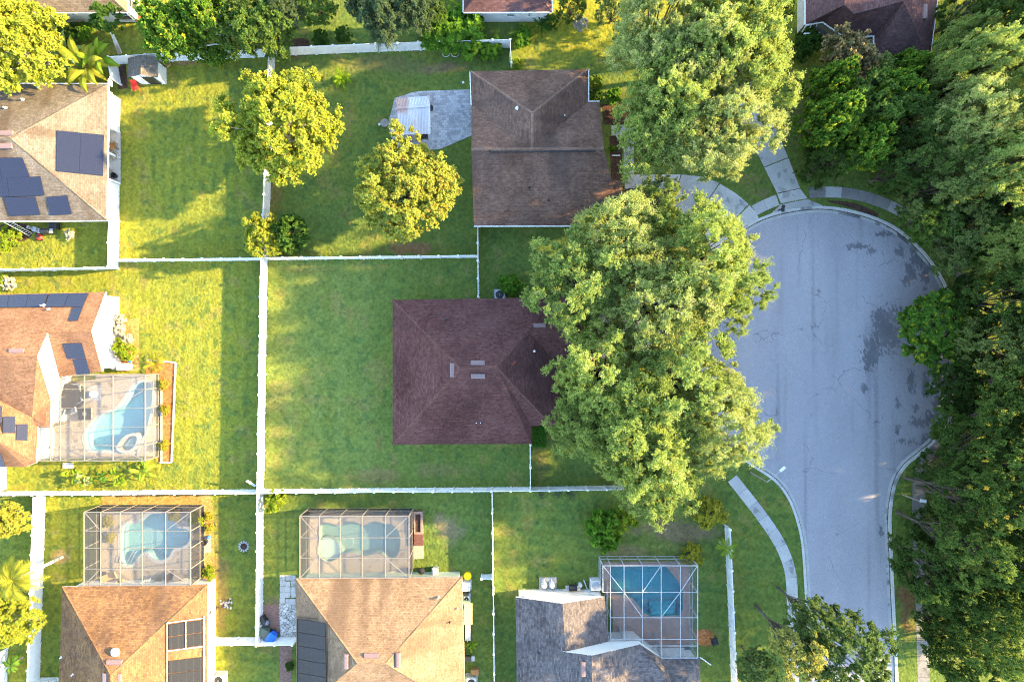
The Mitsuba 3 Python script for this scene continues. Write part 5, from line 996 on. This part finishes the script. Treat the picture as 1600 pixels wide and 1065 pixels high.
k = thing('fire_pit', 'square dark fire pit table on the deck left of the aqua pool', 'fire pit'); c = P(137.5, 645, .03); part(k, 'body', MB().box(c + [0, 0, .25], (.95, .95, .5)), 'bronze_metal'); part(k, 'top', MB().prism(Polygon(np.array(sbox(-.6, -.6, .6, .6).exterior.coords) + c[:2]).difference(Point(*c[:2]).buffer(.25)), .53, .58), 'dark_plastic')
k = thing('bench', 'white slatted bench at the lower left inside the aqua pool enclosure', 'bench'); 
for i in range(6): part(k, 'slat', MB().box(P(75.5, 675 + i * 4.5, .42), (1.15, .2, .05)), 'white_plastic')
for u, v in ((68.5, 675), (82.5, 675), (68.5, 697.5), (82.5, 697.5)): part(k, 'leg', MB().beam(P(u, v, .03), P(u, v, .4), .06, .06), 'white_plastic')
single('step_slab', MB().box(P(106.5, 727, .06), (1.0, .55, .12)), 'concrete_2', 'pale concrete step below the aqua pool enclosure', 'step')
# inside the mint enclosure
chair(252, 902, 2.6, 'green_plastic', 'green-seated chair at the lower edge of the mint pool deck'); chair(236, 906, 1.9, 'white_plastic', 'white chair left of the green chair on the mint pool deck'); chair(272, 896, 2.2, 'dark_plastic', 'dark chair right of the green chair on the mint pool deck')
table(283, 899, .45, .7, 'bronze_metal', 'dark round table at the lower right of the mint pool deck')
k = thing('sun_lounger', 'tan sun lounger at the lower left of the mint pool deck', 'lounger'); c = P(172, 900, .03)
part(k, 'cushion', MB().beam(c + [-.7, -.2, .38], c + [.5, .25, .38], .62, .1), 'wood_tan'); part(k, 'backrest', MB().beam(c + [.5, .25, .38], c + [1.0, .45, .8], .62, .1), 'wood_tan')
for q in ((-.6, -.3), (-.6, .1), (.4, .0), (.4, .4)): part(k, 'leg', MB().beam(c + [q[0], q[1], 0], c + [q[0], q[1], .36], .05, .05), 'bronze_metal')
lathe_thing('urn', [(.001, .02), (.2, .02), (.34, .4), (.26, .7), (.3, .75)], 192, 907, 'wood_tan', 'tan urn at the lower edge of the mint pool deck', 'urn', .03)
lathe_thing('plant_pot', [(.001, .03), (.22, .03), (.3, .5), (.25, .5), (.001, .4)], 322, 845, 'dark_plastic', 'black pot with a blue rim right of the mint pool enclosure', 'pot'); lathe_thing('watering_can', [(.001, .0), (.14, 0), (.15, .3), (.08, .36), (.001, .36)], 327, 838, 'blue_plastic', 'blue watering can right of the mint pool enclosure', 'watering can')
# beside the copper house and honey house
ac_unit(347, 1056, 'grey air conditioner at the right wall of the copper-roofed house', .95)
k = thing('rock_pile', 'pile of pale rocks right of the copper-roofed house', 'rocks'); g = np.random.default_rng(4)
for i in range(22):
    m = trimesh.creation.icosphere(subdivisions=1, radius=1.0); v = m.vertices * g.uniform(.7, 1.2, (len(m.vertices), 1)) * g.uniform(.07, .17, 3); q = P(353 + g.normal() * 5.5, 944 + g.normal() * 4.5, .08); part(k, 'rock', (v + q, m.faces), ['coping', 'concrete_2', 'soil_bark'][i % 3])
k = thing('stone_ring', 'ring of stones round a dark planting hole in the strip of shaded lawn', 'stones'); 
for i in range(12): t = i * math.pi / 6; part(k, 'stone', MB().box(P(381 + 7 * math.cos(t), 853 + 7 * math.sin(t), .05), (.22, .14, .12), -t), 'concrete_1')
part(k, 'soil', MB().lathe([(.001, .012), (.38, .012)], P(381, 853, 0), 14), 'mulch_dark')
bin_(428.5, 990, 2.5, 'blue_plastic', 'bright blue wheeled bin in the fenced corner', s=.75); bin_(417.5, 982, 1.1, 'green_plastic', 'dark green wheeled bin left of the blue bin', s=.72); bin_(413, 963, .5, 'dark_plastic', 'black bin highest in the fenced bin corner', h=.9)
single('sack', MB().lathe([(.001, .5), (.2, .46), (.32, .25), (.3, .03), (.001, 0)], P(417, 971, 0), 12), 'window_pale', 'pale blue sack between the black bin and the dark green bin', 'sack', smooth=True)
lathe_thing('yellow_tub', [(.001, .42), (.28, .42), (.36, .46), (.38, .40), (.34, .0)], 731, 897.5, 'yellow_fabric', 'round bright yellow tub on the grass right of the honey-roofed house', 'tub')
bin_(681.5, 888, 0, 'grey_plastic', 'grey bin at the back wall of the honey-roofed house', h=1.0); lathe_thing('kettle_barbecue', [(.05, .0), (.05, .5), (.28, .6), (.33, .8), (.28, .98), (.001, 1.08)], 660, 887, 'dark_plastic', 'black kettle barbecue beside the enclosure of the scalloped pool', 'barbecue')
ac_unit(729, 912, 'pale grey air conditioner at the upper right wall of the honey-roofed house', .8, .8, 'white_plastic', 'grey_plastic'); ac_unit(729.5, 932, 'small white pump box below the pale air conditioner', .55, .6, 'white_plastic'); lathe_thing('pool_filter', [(.24, 0), (.26, .5), (.2, .75), (.001, .82)], 728.5, 923, 'dark_plastic', 'dark pool filter between the air conditioner and the pump box', 'pool filter')
k = thing('lean_to', 'tan wooden lean-to roof on the right wall of the honey-roofed house', 'lean-to')
part(k, 'roof', MB().add([P(725, 942, 2.3), P(738, 942, 1.9), P(738, 975, 1.9), P(725, 975, 2.3), P(725, 942, 2.22), P(738, 942, 1.82), P(738, 975, 1.82), P(725, 975, 2.22)], [[3, 2, 1, 0], [4, 5, 6, 7], [0, 1, 5, 4], [1, 2, 6, 5], [2, 3, 7, 6]]), 'wood_tan')
for v in (944, 973): part(k, 'post', MB().beam(P(733, v, 0), P(733, v, 1.9), .1, .1), 'wood_tan')
part(k, 'back_panel', MB().box(P(729.5, 939.5, .9), (.7, .06, 1.8)), 'stucco_sage')
k = thing('storage_rack', 'grey storage rack at the right wall of the honey-roofed house', 'rack'); 
for i in range(3): part(k, 'shelf', MB().box(P(731, 986, .3 + .5 * i), (.5, 1.7, .04)), 'grey_plastic')
for a in (972.5, 999): part(k, 'upright', MB().beam(P(731, a, 0), P(731, a, 1.4), .05, .4), 'grey_plastic')
barbecue(731, 1022, 'black barbecue with clutter at the lower right wall of the honey-roofed house'); ac_unit(737, 1060, 'grey air conditioner at the bottom edge right of the honey-roofed house', .95)
single('crate', MB().box(P(742, 1048, .3), (.75, .5, .55)), 'wood_brown', 'brown crate beside the bottom air conditioner', 'crate')
# behind the slate house
k = thing('pool_heater', 'white twin-tank pool heater behind the slate-roofed house', 'pool heater')
for u in (850, 862): part(k, 'tank', MB().lathe([(.27, .05), (.29, .6), (.2, .82), (.001, .86)], P(u, 911, 0), 14), 'white_plastic', smooth=40)
part(k, 'pipe', MB().tube([P(850, 903, .5), P(850, 918, .5)], .05), 'white_plastic'); part(k, 'pipe', MB().tube([P(862, 903, .5), P(862, 918, .5)], .05), 'white_plastic'); part(k, 'base', MB().box(P(856, 911, .03), (1.7, 1.2, .06)), 'concrete_1')
barbecue(894, 913, 'black covered barbecue behind the slate-roofed house'); lathe_thing('pool_filter', [(.2, 0), (.22, .45), (.15, .6), (.001, .65)], 906, 912, 'white_plastic', 'small white filter right of the black barbecue behind the slate house', 'pool filter')
ac_unit(929.5, 910, 'square pale grey air conditioner beside the white enclosure frame', .95, .8, 'white_plastic', 'grey_plastic')
k = thing('drain_pipe', 'white drainpipe running along the rear wall of the slate-roofed house', 'pipe'); part(k, 'pipe', MB().tube([P(912, 905, .1), P(918, 921, .15), P(936, 920, .3), P(938.5, 930, 2.0)], .06), 'white_plastic')
chair(1115, 998, 1.9, 'dark_plastic', 'dark garden chair on the red mulch right of the brick-paved enclosure', 0)
lathe_thing('planter_tub', [(.001, .03), (.3, .03), (.38, .45), (.3, .45), (.001, .35)], 1074, 1013, 'green_plastic', 'dark green tub in the lower corner of the brick-paved deck', 'tub', .03)
ac_unit(781, 461, 'blue-grey air conditioner at the top edge of the plum roof', .95, .85)
lathe_thing('plant_pot', [(.16, .03), (.26, .4), (.30, .4), (.30, .36), (.2, .36)], 967, 214, 'white_plastic', 'white round planter beside the front door of the umber-roofed house', 'pot')
single('garden_bench', MB().beam(P(956, 243, .4), P(969, 243, .4), .12, .08), 'white_plastic', 'white rail across the dark mulch bed by the front door', 'rail')
# terrace
barbecue(664, 216, 'black barbecue under the lower right corner of the gazebo'); lathe_thing('plant_pot', [(.001, .03), (.2, .03), (.27, .5), (.001, .45)], 673.5, 171, 'dark_plastic', 'black pot at the right edge of the gazebo', 'pot', .03)
table(640, 217, .5, .72, 'bronze_metal', 'dark round table at the lower edge of the gazebo'); lathe_thing('fire_bowl', [(.001, .1), (.25, .1), (.4, .4), (.36, .4), (.001, .25)], 602, 194, 'bronze_metal', 'bronze fire bowl at the left tip of the terrace', 'fire bowl')
for i, (u, v) in enumerate(((594, 196), (724, 131))): lathe_thing('garden_light', [(.02, 0), (.02, .25), (.12, .3), (.12, .36), (.001, .4)], u, v, 'white_plastic', ('white solar light on the grass left of the terrace', 'white solar light on the grass above the terrace')[i], 'garden light', n=10)
k = thing('garden_hose', 'white hose lying in loops below the back fence', 'hose')
for u in (697, 711, 735): t = np.linspace(.3, 2.9, 9); part(k, 'loop', MB().tube([P(u + 6.5 * math.cos(a), 82 + 7 * math.sin(a), .04) for a in t], .03, 5), 'white_plastic')
# mailbox, street lamps, car
k = thing('mailbox', 'black mailbox on a post beside the top apron of the cul-de-sac', 'mailbox'); c = P(1216, 329, 0)
part(k, 'post', MB().beam(c, c + [0, 0, 1.05], .1, .1), 'dark_plastic'); part(k, 'box', MB().tube([c + [-.05, -.28, 1.18], c + [.05, .28, 1.18]], .16, 12), 'dark_plastic')
k = thing('street_lamp', 'street lamp with an arm over the lower left kerb of the cul-de-sac', 'street lamp')
part(k, 'pole', MB().tube([P(1173, 738, 0), P(1173, 738, 2), [*P(1173, 738)[:2], 4.3]], [.09, .07, .055], 10), 'bronze_metal')
a = np.array([*P(1173, 738)[:2], 4.25]); b = P(1220, 734.5, 4.5); part(k, 'arm', MB().tube([a, (a + b) / 2 + [0, 0, .12], b], .035), 'white_metal'); part(k, 'lamp_head', MB().beam(b - unit(b - a) * .1, b + unit(b - a) * .5, .26, .1), 'white_plastic')
k = thing('street_lamp', 'street lamp on the verge right of the street, above the right-hand pavement', 'street lamp')
a = P(1411, 772.5, 0); part(k, 'pole', MB().tube([a, a + [0, 0, 1.5], a + [.05, 0, 2.9]], [.08, .06, .05], 10), 'bronze_metal'); part(k, 'lamp_head', MB().beam(a + [-.1, .15, 2.95], a + [.45, .05, 2.98], .3, .12), 'white_plastic')
k = thing('parked_car', 'dark car parked on the driveway of the umber-roofed house, mostly hidden by an oak', 'car'); c = P(1012, 312, .02)
prof = [(-2.25, .35), (-2.25, .75), (-2.0, .92), (-1.1, 1.0), (-.5, 1.42), (.9, 1.45), (1.7, 1.0), (2.2, .92), (2.25, .4)]
def car_body(pr, w, top): 
    V = [c + [x, y * (w if z < 1.05 else w * top), z] for y in (-1, 1) for x, z in pr]; n = len(pr)
    return MB().add(V, [[i, (i + 1) % n, n + (i + 1) % n, n + i] for i in range(n)]).add(V, [[0, i + 1, i] for i in range(1, n - 1)] + [[n, n + i, n + i + 1] for i in range(1, n - 1)])
part(k, 'body', car_body(prof, .88, .78), 'dark_plastic')
part(k, 'windscreen', MB().add([c + [-1.06, -.8, 1.04], c + [-1.06, .8, 1.04], c + [-.55, .66, 1.42], c + [-.55, -.66, 1.42]], [[0, 1, 2, 3]]), 'window_glass'); part(k, 'rear_window', MB().add([c + [1.66, -.8, 1.05], c + [1.66, .8, 1.05], c + [.98, .66, 1.45], c + [.98, -.66, 1.45]], [[0, 1, 2, 3]]), 'window_glass')
for x in (-1.4, 1.4):
    for y in (-.82, .82): part(k, 'wheel', MB().tube([c + [x, y - .1, .32], c + [x, y + .1, .32]], .32, 16), 'dark_plastic')

# ------------------------------------------------------------------ palms, big-leaved plants, shrubs
def frond(L, n=20, w=.32, droop=1.0, rise=.7, seed=0, pal=((.08, .15, .03), (.16, .24, .04))):
    g = np.random.default_rng(seed); s = np.linspace(0, 1, n + 1); x = L * s * (1 - .22 * s); zz = L * (rise * s - droop * s * s)
    sp = np.stack([x, 0 * s, zz], 1); pos, ax, nn, ln = [], [], [], []
    V, F, cols = [], [], []; at = 0
    for i in range(1, n + 1):
        for sd in (-1, 1):
            l = w * L * .75 * (math.sin(math.pi * (.12 + .86 * s[i])) + .08) * g.uniform(.85, 1.1); t = unit(sp[i] - sp[i - 1])
            d = unit(t * .75 + np.array([0, sd, 0]) + [0, 0, -.25 + g.normal() * .08]); e = sp[i] + d * l; h = t * L / n * .42
            V += [sp[i] - h, sp[i] + h, e]; F.append([at, at + 1, at + 2]); at += 3; cc = np.array(pal[0]) + (np.array(pal[1]) - pal[0]) * g.uniform(); cols += [cc, cc, cc]
    for i in range(n):                                  # the midrib
        a, b = sp[i], sp[i + 1]; V += [a + [0, .02, .012], a - [0, .02, -.012], b - [0, .015, -.012], b + [0, .015, .012]]; F += [[at, at + 1, at + 2], [at, at + 2, at + 3]]; at += 4; cols += [np.array(pal[1]) * 1.1] * 4
    return np.array(V), np.array(F), np.array(cols)
def blade(L, W, rise=.9, droop=1.0, seed=0, pal=((.08, .15, .03), (.16, .24, .04)), n=9):
    g = np.random.default_rng(seed); s = np.linspace(0, 1, n + 1); x = L * s * (1 - .2 * s); zz = L * (rise * s - droop * s * s); V, cols = [], []
    c0 = np.array(pal[0]) + (np.array(pal[1]) - pal[0]) * g.uniform()
    for i in range(n + 1):
        w = W * .5 * max(.05, math.sin(math.pi * min(1, .04 + .96 * max(0, (s[i] - .12) / .88)) ** .8)) if s[i] > .12 else .03
        V += [[x[i], -w, zz[i] - w * .05 + g.normal() * .02], [x[i], 0, zz[i] + .04 + w * .12], [x[i], w, zz[i] - w * .05 + g.normal() * .02]]; cols += [c0 * .95, c0 * 1.25, c0]
    F = []
    for i in range(n): a = 3 * i; F += [[a, a + 3, a + 4], [a, a + 4, a + 1], [a + 1, a + 4, a + 5], [a + 1, a + 5, a + 2]]
    return np.array(V), np.array(F), np.array(cols)
def rosette(u, v, h, n, L, label, name, cat, kind_='frond', w=.32, pal=((.08, .15, .03), (.16, .24, .04)), trunk=None, rise=(.3, 1.1), droop=1.0, seed=1, spread=0.0, tmat='bark_pale', W=.5, lean=(0, 0)):
    k = thing(name, label, cat); base = P(u, v, 0); g = np.random.default_rng(seed); top = base + [lean[0], lean[1], h]
    if trunk: part(k, 'trunk', MB().tube([base - [0, 0, .1], base + [0, 0, .3], (base + top) / 2 + [lean[0] * .1, 0, 0], top], [trunk * 1.3, trunk * 1.05, trunk, trunk * .8], 10), tmat, smooth=True)
    for i in range(n):
        a = 2 * math.pi * (i * .381966 % 1) + g.uniform(-.2, .2); r = rise[0] + (rise[1] - rise[0]) * (i / max(1, n - 1)) + g.uniform(-.08, .08); l = L * g.uniform(.8, 1.1)
        V, F, c = frond(l, w=w, rise=r, droop=droop * g.uniform(.8, 1.15), seed=seed * 50 + i, pal=pal) if kind_ == 'frond' else blade(l, W * l, r, droop * g.uniform(.75, 1.15), seed * 50 + i, pal)
        co, si = math.cos(a), math.sin(a); V = np.stack([V[:, 0] * co - V[:, 1] * si, V[:, 0] * si + V[:, 1] * co, V[:, 2]], 1) + top + [g.normal() * spread, g.normal() * spread, -g.uniform(0, .3) * spread]
        put(numbered(f'{k}__{"frond" if kind_ == "frond" else "leaf"}'), (V, F), 'leaf', color=c)
    return k
LIME = ((.13, .22, .02), (.24, .32, .03)); GREEN = ((.05, .12, .02), (.11, .20, .03)); GOLD = ((.20, .24, .03), (.36, .33, .04)); GREY = ((.08, .12, .07), (.13, .17, .09))
rosette(97, 870, 6.4, 18, 2.6, 'tall palm with a pale bare trunk leaning over the lower left fence', 'palm_tree', 'palm', w=.38, pal=GOLD, trunk=.14, seed=2)
rosette(1125, 846.5, 1.8, 11, 1.35, 'small bright green palm at the top end of the lone fence', 'palm_tree', 'palm', w=.36, pal=LIME, trunk=.1, seed=3, droop=.9)
rosette(537, 127, .4, 18, 1.25, 'bright lime feathery shrub alone on the lawn left of the gazebo', 'palm_shrub', 'shrub', w=.34, pal=((.12, .24, .015), (.22, .34, .02)), seed=4, rise=(.3, 1.8), spread=.18)
rosette(245, 567, .3, 13, 1.3, 'small lime palm in the top corner of the orange mulch bed', 'palm_shrub', 'palm', w=.3, pal=GOLD, seed=5, rise=(.3, 1.5))
rosette(606, 70, 1.9, 14, 1.9, 'grey-green palm leaning over the back fence under the feathery tree', 'palm_tree', 'palm', w=.3, pal=GREY, trunk=.1, seed=6)
rosette(845, 42, .3, 16, 1.5, 'spiky green clump below the wall of the small wine-roofed house', 'palm_shrub', 'shrub', kind_='blade', W=.09, pal=GREEN, seed=7, rise=(.4, 1.7))
rosette(882, 32, .3, 14, 1.5, 'spiky clump in the bed right of the small wine-roofed house', 'palm_shrub', 'shrub', kind_='blade', W=.09, pal=((.09, .15, .03), (.16, .2, .05)), seed=8, rise=(.4, 1.7))
for i, (u, v, n, lab) in enumerate(((158, 118, 24, 'banana plant with sunlit pale leaves behind the corner of the taupe house'), (133, 104, 13, 'banana plant with blue-green leaves left of the sunlit one'), (172, 106, 12, 'banana plant nearest the white shed'))):
    rosette(u, v, 2.2, n, (2.9, 2.5, 2.3)[i], lab, 'banana_plant', 'banana plant', kind_='blade', W=.24, pal=(GOLD, ((.10, .19, .09), (.22, .28, .10)), LIME)[i], trunk=.12, seed=10 + i, rise=(.5, 1.5), droop=1.05, tmat='wood_tan', spread=.25)
rosette(229, 733, .6, 12, 1.5, 'big-leaved lime plant at the lower right corner of the aqua pool enclosure', 'leafy_plant', 'plant', kind_='blade', W=.26, pal=((.16, .26, .03), (.28, .36, .05)), seed=14, rise=(.3, 1.3), spread=.2)
rosette(36, 1026, 1.6, 11, 1.2, 'dark star-shaped plant at the lower left between two white fences', 'leafy_plant', 'plant', kind_='blade', W=.3, pal=GREEN, seed=15, rise=(.2, .9), trunk=.06)
for i, (u, v, lab) in enumerate(((120, 740, 'broad-leaved plant left-most below the aqua pool enclosure'), (140, 743, 'pale-leaved plant second from the left below the aqua pool enclosure'), (165, 742, 'broad-leaved plant in the middle of the row below the aqua pool enclosure'), (190, 745, 'drooping broad-leaved plant right of the middle below the aqua pool enclosure'))):
    rosette(u, v, .9, 14, .85, lab, 'leafy_plant', 'plant', kind_='blade', W=.34, pal=(LIME, ((.2, .26, .08), (.34, .38, .15)), GREEN, LIME)[i], seed=16 + i, rise=(.2, 1.4), spread=.38)
rosette(731, 28, 1.2, 6, 1.6, 'plant with a few big pale leaves at the corner of the small wine-roofed house', 'leafy_plant', 'plant', kind_='blade', W=.32, pal=((.14, .25, .05), (.22, .32, .08)), seed=25, rise=(.2, .9))
rosette(700, 12, 1.2, 12, 1.5, 'yellow-green leafy plant at the top edge left of the small wine-roofed house', 'leafy_plant', 'plant', kind_='blade', W=.22, pal=LIME, seed=26, rise=(.3, 1.3), spread=.3)
rosette(736, 1004, .4, 9, .8, 'bright green plant by the storage rack of the honey-roofed house', 'leafy_plant', 'plant', kind_='blade', W=.3, pal=LIME, seed=27, rise=(.4, 1.4), spread=.2)
for i, (u, lab) in enumerate(((845, 'grey-green spiky tuft left-most below the long white fence'), (872, 'grey-green spiky tuft in the middle of the three below the long white fence'), (892, 'grey-green spiky tuft nearest the oaks below the long white fence'))): rosette(u, 772, .1, 12, .75, lab, 'palm_shrub', 'shrub', kind_='blade', W=.1, pal=GREY, seed=30 + i, rise=(.3, 1.4))
def shrub(u, v, r, h, kd, label, cat='shrub'):
    c = P(u, v, h * .5); s = r * S; k = thing('shrub', label, cat)
    scene[k] = {'type': 'instance', 'to_world': T().translate([c[0], c[1], 0]).rotate([0, 0, 1], R_.uniform(0, 360)).scale([s, s, h / KINDS[kd][1]]), 'g': {'type': 'ref', 'id': f'kind_{kd}'}}
for a in [(12, 375, 21, 1.5, 'shrub_lime', 'clipped round yellow bush at the left edge below the ladder'), (14, 443, 12, .9, 'shrub_white', 'pale shrub above the solar roof at the left edge'), (5, 440, 10, 1.0, 'shrub_lime', 'small lime shrub at the left edge above the solar roof'),
          (189, 500, 9, 1.0, 'shrub_white', 'upper white-leaved shrub beside the tall white gable'), (186, 515, 11, 1.1, 'shrub_white', 'middle white-leaved shrub beside the tall white gable'), (201, 530, 10, .9, 'shrub_white', 'lower white-leaved shrub beside the tall white gable'), (195, 544, 17, 1.6, 'shrub_lime', 'lime shrub below the white-leaved shrubs'),
          (430, 783, 17, 2.0, 'shrub_lime', 'lime shrub in the corner below the tall middle fence'), (1110, 801, 27, 2.0, 'shrub_olive', 'round olive-yellow bush above the lone fence'), (1080, 867, 20, 1.6, 'shrub_olive', 'round green-olive bush at the top right of the brick-paved enclosure'),
          (945, 820, 26, 2.6, 'shrub_broad', 'glossy green bush under the lowest oak, left half of the pair'), (972, 812, 22, 2.8, 'shrub_lime', 'yellow-tipped bush under the lowest oak, right half of the pair'), (955, 845, 16, 1.8, 'shrub_broad', 'small glossy bush at the foot of the pair under the lowest oak'),
          (797, 443, 17, 1.7, 'shrub_broad', 'round dense green bush above the plum roof'), (693, 50, 34, 2.6, 'shrub_broad', 'broad bright green bush behind the back fence, left half'), (735, 55, 30, 2.4, 'shrub_broad', 'broad bright green bush behind the back fence, right half'), (765, 78, 17, 1.4, 'shrub_broad', 'small bush spilling over the back fence at its right end'),
          (500, 62, 15, 1.3, 'shrub', 'dark low bush behind the back fence, left of the round small one'), (537, 54, 14, 1.4, 'shrub', 'small round bush behind the back fence'), (105, 55, 22, 1.6, 'shrub', 'dark bush below the white wall of the tan-roofed house'), (80, 48, 18, 1.4, 'shrub', 'dark bush left-most below the wall of the tan-roofed house'), (133, 52, 12, 1.3, 'shrub_broad', 'grey-leaved bush right-most below the wall of the tan-roofed house'),
          (860, 35, 14, 1.2, 'shrub', 'round dark bush at the corner of the small wine-roofed house'), (815, 60, 15, 1.2, 'shrub_broad', 'green bush at the left end of the sunlit top lawn'), (808, 103, 12, 1.1, 'shrub_lime', 'lime bush at the top edge of the umber roof'), (905, 38, 12, 1.2, 'shrub_white', 'pale pinkish bush above the sunlit top lawn'),
          (928, 128, 12, 1.3, 'shrub_lime', 'bright green bush at the top right corner of the umber roof'), (930, 148, 11, 1.2, 'shrub', 'green bush at the right edge of the umber roof'), (962, 178, 8, .8, 'shrub_lime', 'small bush in the dark mulch bed right of the umber roof'), (957, 233, 5, .6, 'shrub_broad', 'tiny bush by the front door of the umber-roofed house'),
          (1265, 62, 22, 2.2, 'shrub', 'dark bush below the porch frame of the large wine-roofed house'), (1250, 78, 20, 1.8, 'shrub', 'dark bush left of the brown-leaved magnolia'), (326, 806, 8, .7, 'shrub_olive', 'tan bush at the top right corner of the mint pool enclosure'), (327, 824, 8, .8, 'shrub_olive', 'tan bush beside the right wall of the mint pool enclosure'), (327, 895, 11, 1.0, 'shrub_lime', 'lime bush at the lower right corner of the mint pool enclosure'),
          (308, 811, 12, 1.2, 'shrub_lime', 'green bush inside the mint pool enclosure, upper right'), (273, 806, 10, .8, 'shrub_olive', 'tan plant inside the mint pool enclosure at the top'), (168, 815, 10, 1.0, 'shrub_olive', 'brown-green plant inside the mint pool enclosure, upper left'), (172, 839, 9, .9, 'shrub_olive', 'tan grassy plant inside the mint pool enclosure at the left'), (110, 367, 8, .5, 'shrub_white', 'pinkish flowering shrub on the grass below the taupe house'),
          (452, 1040, 8, .8, 'shrub', 'green bush at the foot of the honey-roofed house left wall'), (256, 600, 9, .7, 'shrub_olive', 'dry brownish shrub in the upper part of the mulch bed'), (258, 640, 9, .7, 'shrub_olive', 'dry brownish shrub in the middle of the mulch bed'), (256, 695, 9, .7, 'shrub_olive', 'dry brownish shrub in the lower part of the mulch bed'), (960, 150, 12, 1.0, 'shrub_broad', 'small green bush in the bed right of the umber-roofed house')]: shrub(*a)
k = thing('hedge', 'clipped dark green block of hedge at the lower right corner of the plum roof', 'hedge')
g = np.random.default_rng(77); m = 5200; q = g.uniform(-1, 1, (m, 3)); ax3 = g.integers(0, 3, m); q[np.arange(m), ax3] = np.sign(q[np.arange(m), ax3]) * g.uniform(.86, 1.02, m)
cc = P(843, 681, .75); pos = q * [.58, .95, .75] + cc; an = nrm(g.normal(size=(m, 3))); nn = nrm(g.normal(size=(m, 3)) * .6 + [0, 0, .7]); nn = nrm(nn - an * (nn * an).sum(1, keepdims=True)); t = g.uniform(0, 1, (m, 1)); ln = g.uniform(.1, .18, m)
V, F, c = leaf_mesh(pos, an, nn, ln, ln * .6, np.array((.045, .14, .02)) * (1 - t) + np.array((.10, .25, .03)) * t); put(f'{k}__foliage', (V, F), 'leaf', color=c); part(k, 'stem', MB().beam(P(843, 681, -.05), P(843, 681, .9), .12, .12), 'bark')
# the leaning little tree and the dead branches behind the back fence
k = thing('leaning_tree', 'little round-headed tree with a bare twin trunk, below the tan-roofed house', 'tree')
for d in (0, 3): part(k, 'trunk', MB().tube([P(186 + d, 84, -.1), P(180 + d, 68, 1.6), P(173 + d * .5, 50, 3.0), P(169, 36, 4.2)], [.14, .11, .09, .06], 8), 'bark_pale', smooth=True)
c = P(168, 28, 4.4); scene[f'{k}__crown'] = {**scene['kind_shrub']['crown'], 'to_world': T().translate([c[0], c[1], 3.2]).scale([1.45, 1.45, 1.5]), 'bsdf': {'type': 'ref', 'id': 'leaf'}}
k = thing('dead_tree', 'bare dead tree with pale broken branches behind the back fence', 'dead tree')
for b, r0, r1 in (([(321, -14, 4.5), (328, 8, 4.6), (337, 26, 4.2), (342, 48, 3.2), (354, 76, 1.2), (358, 90, .0)], .09, .13), ([(326, 30, 4.2), (333, 43, 3.6), (346, 53, 3.0), (363, 68, 1.6)], .13, .08), ([(346, 62, 2.6), (353, 44, 3.6), (366, 34, 4.2), (371, 31, 4.3)], .07, .03), ([(366, 34, 4.2), (382, 45, 4.4)], .04, .02),
                  ([(302, 78, 2.2), (318, 72, 2.4), (338, 69, 2.4), (352, 71, 2.0)], .09, .06), ([(307, -4, 4.8), (311, 6, 4.9), (322, 9, 4.8), (328, 6, 4.7)], .05, .04), ([(330, 45, 3.6), (343, 54, 3.2)], .16, .10), ([(334, 55, 3.0), (342, 52, 3.1)], .06, .06)):
    p = [P(*q) for q in b]; part(k, 'branch', MB().tube(p, np.linspace(r0, r1, len(p)), 7), 'bark_pale', smooth=True)
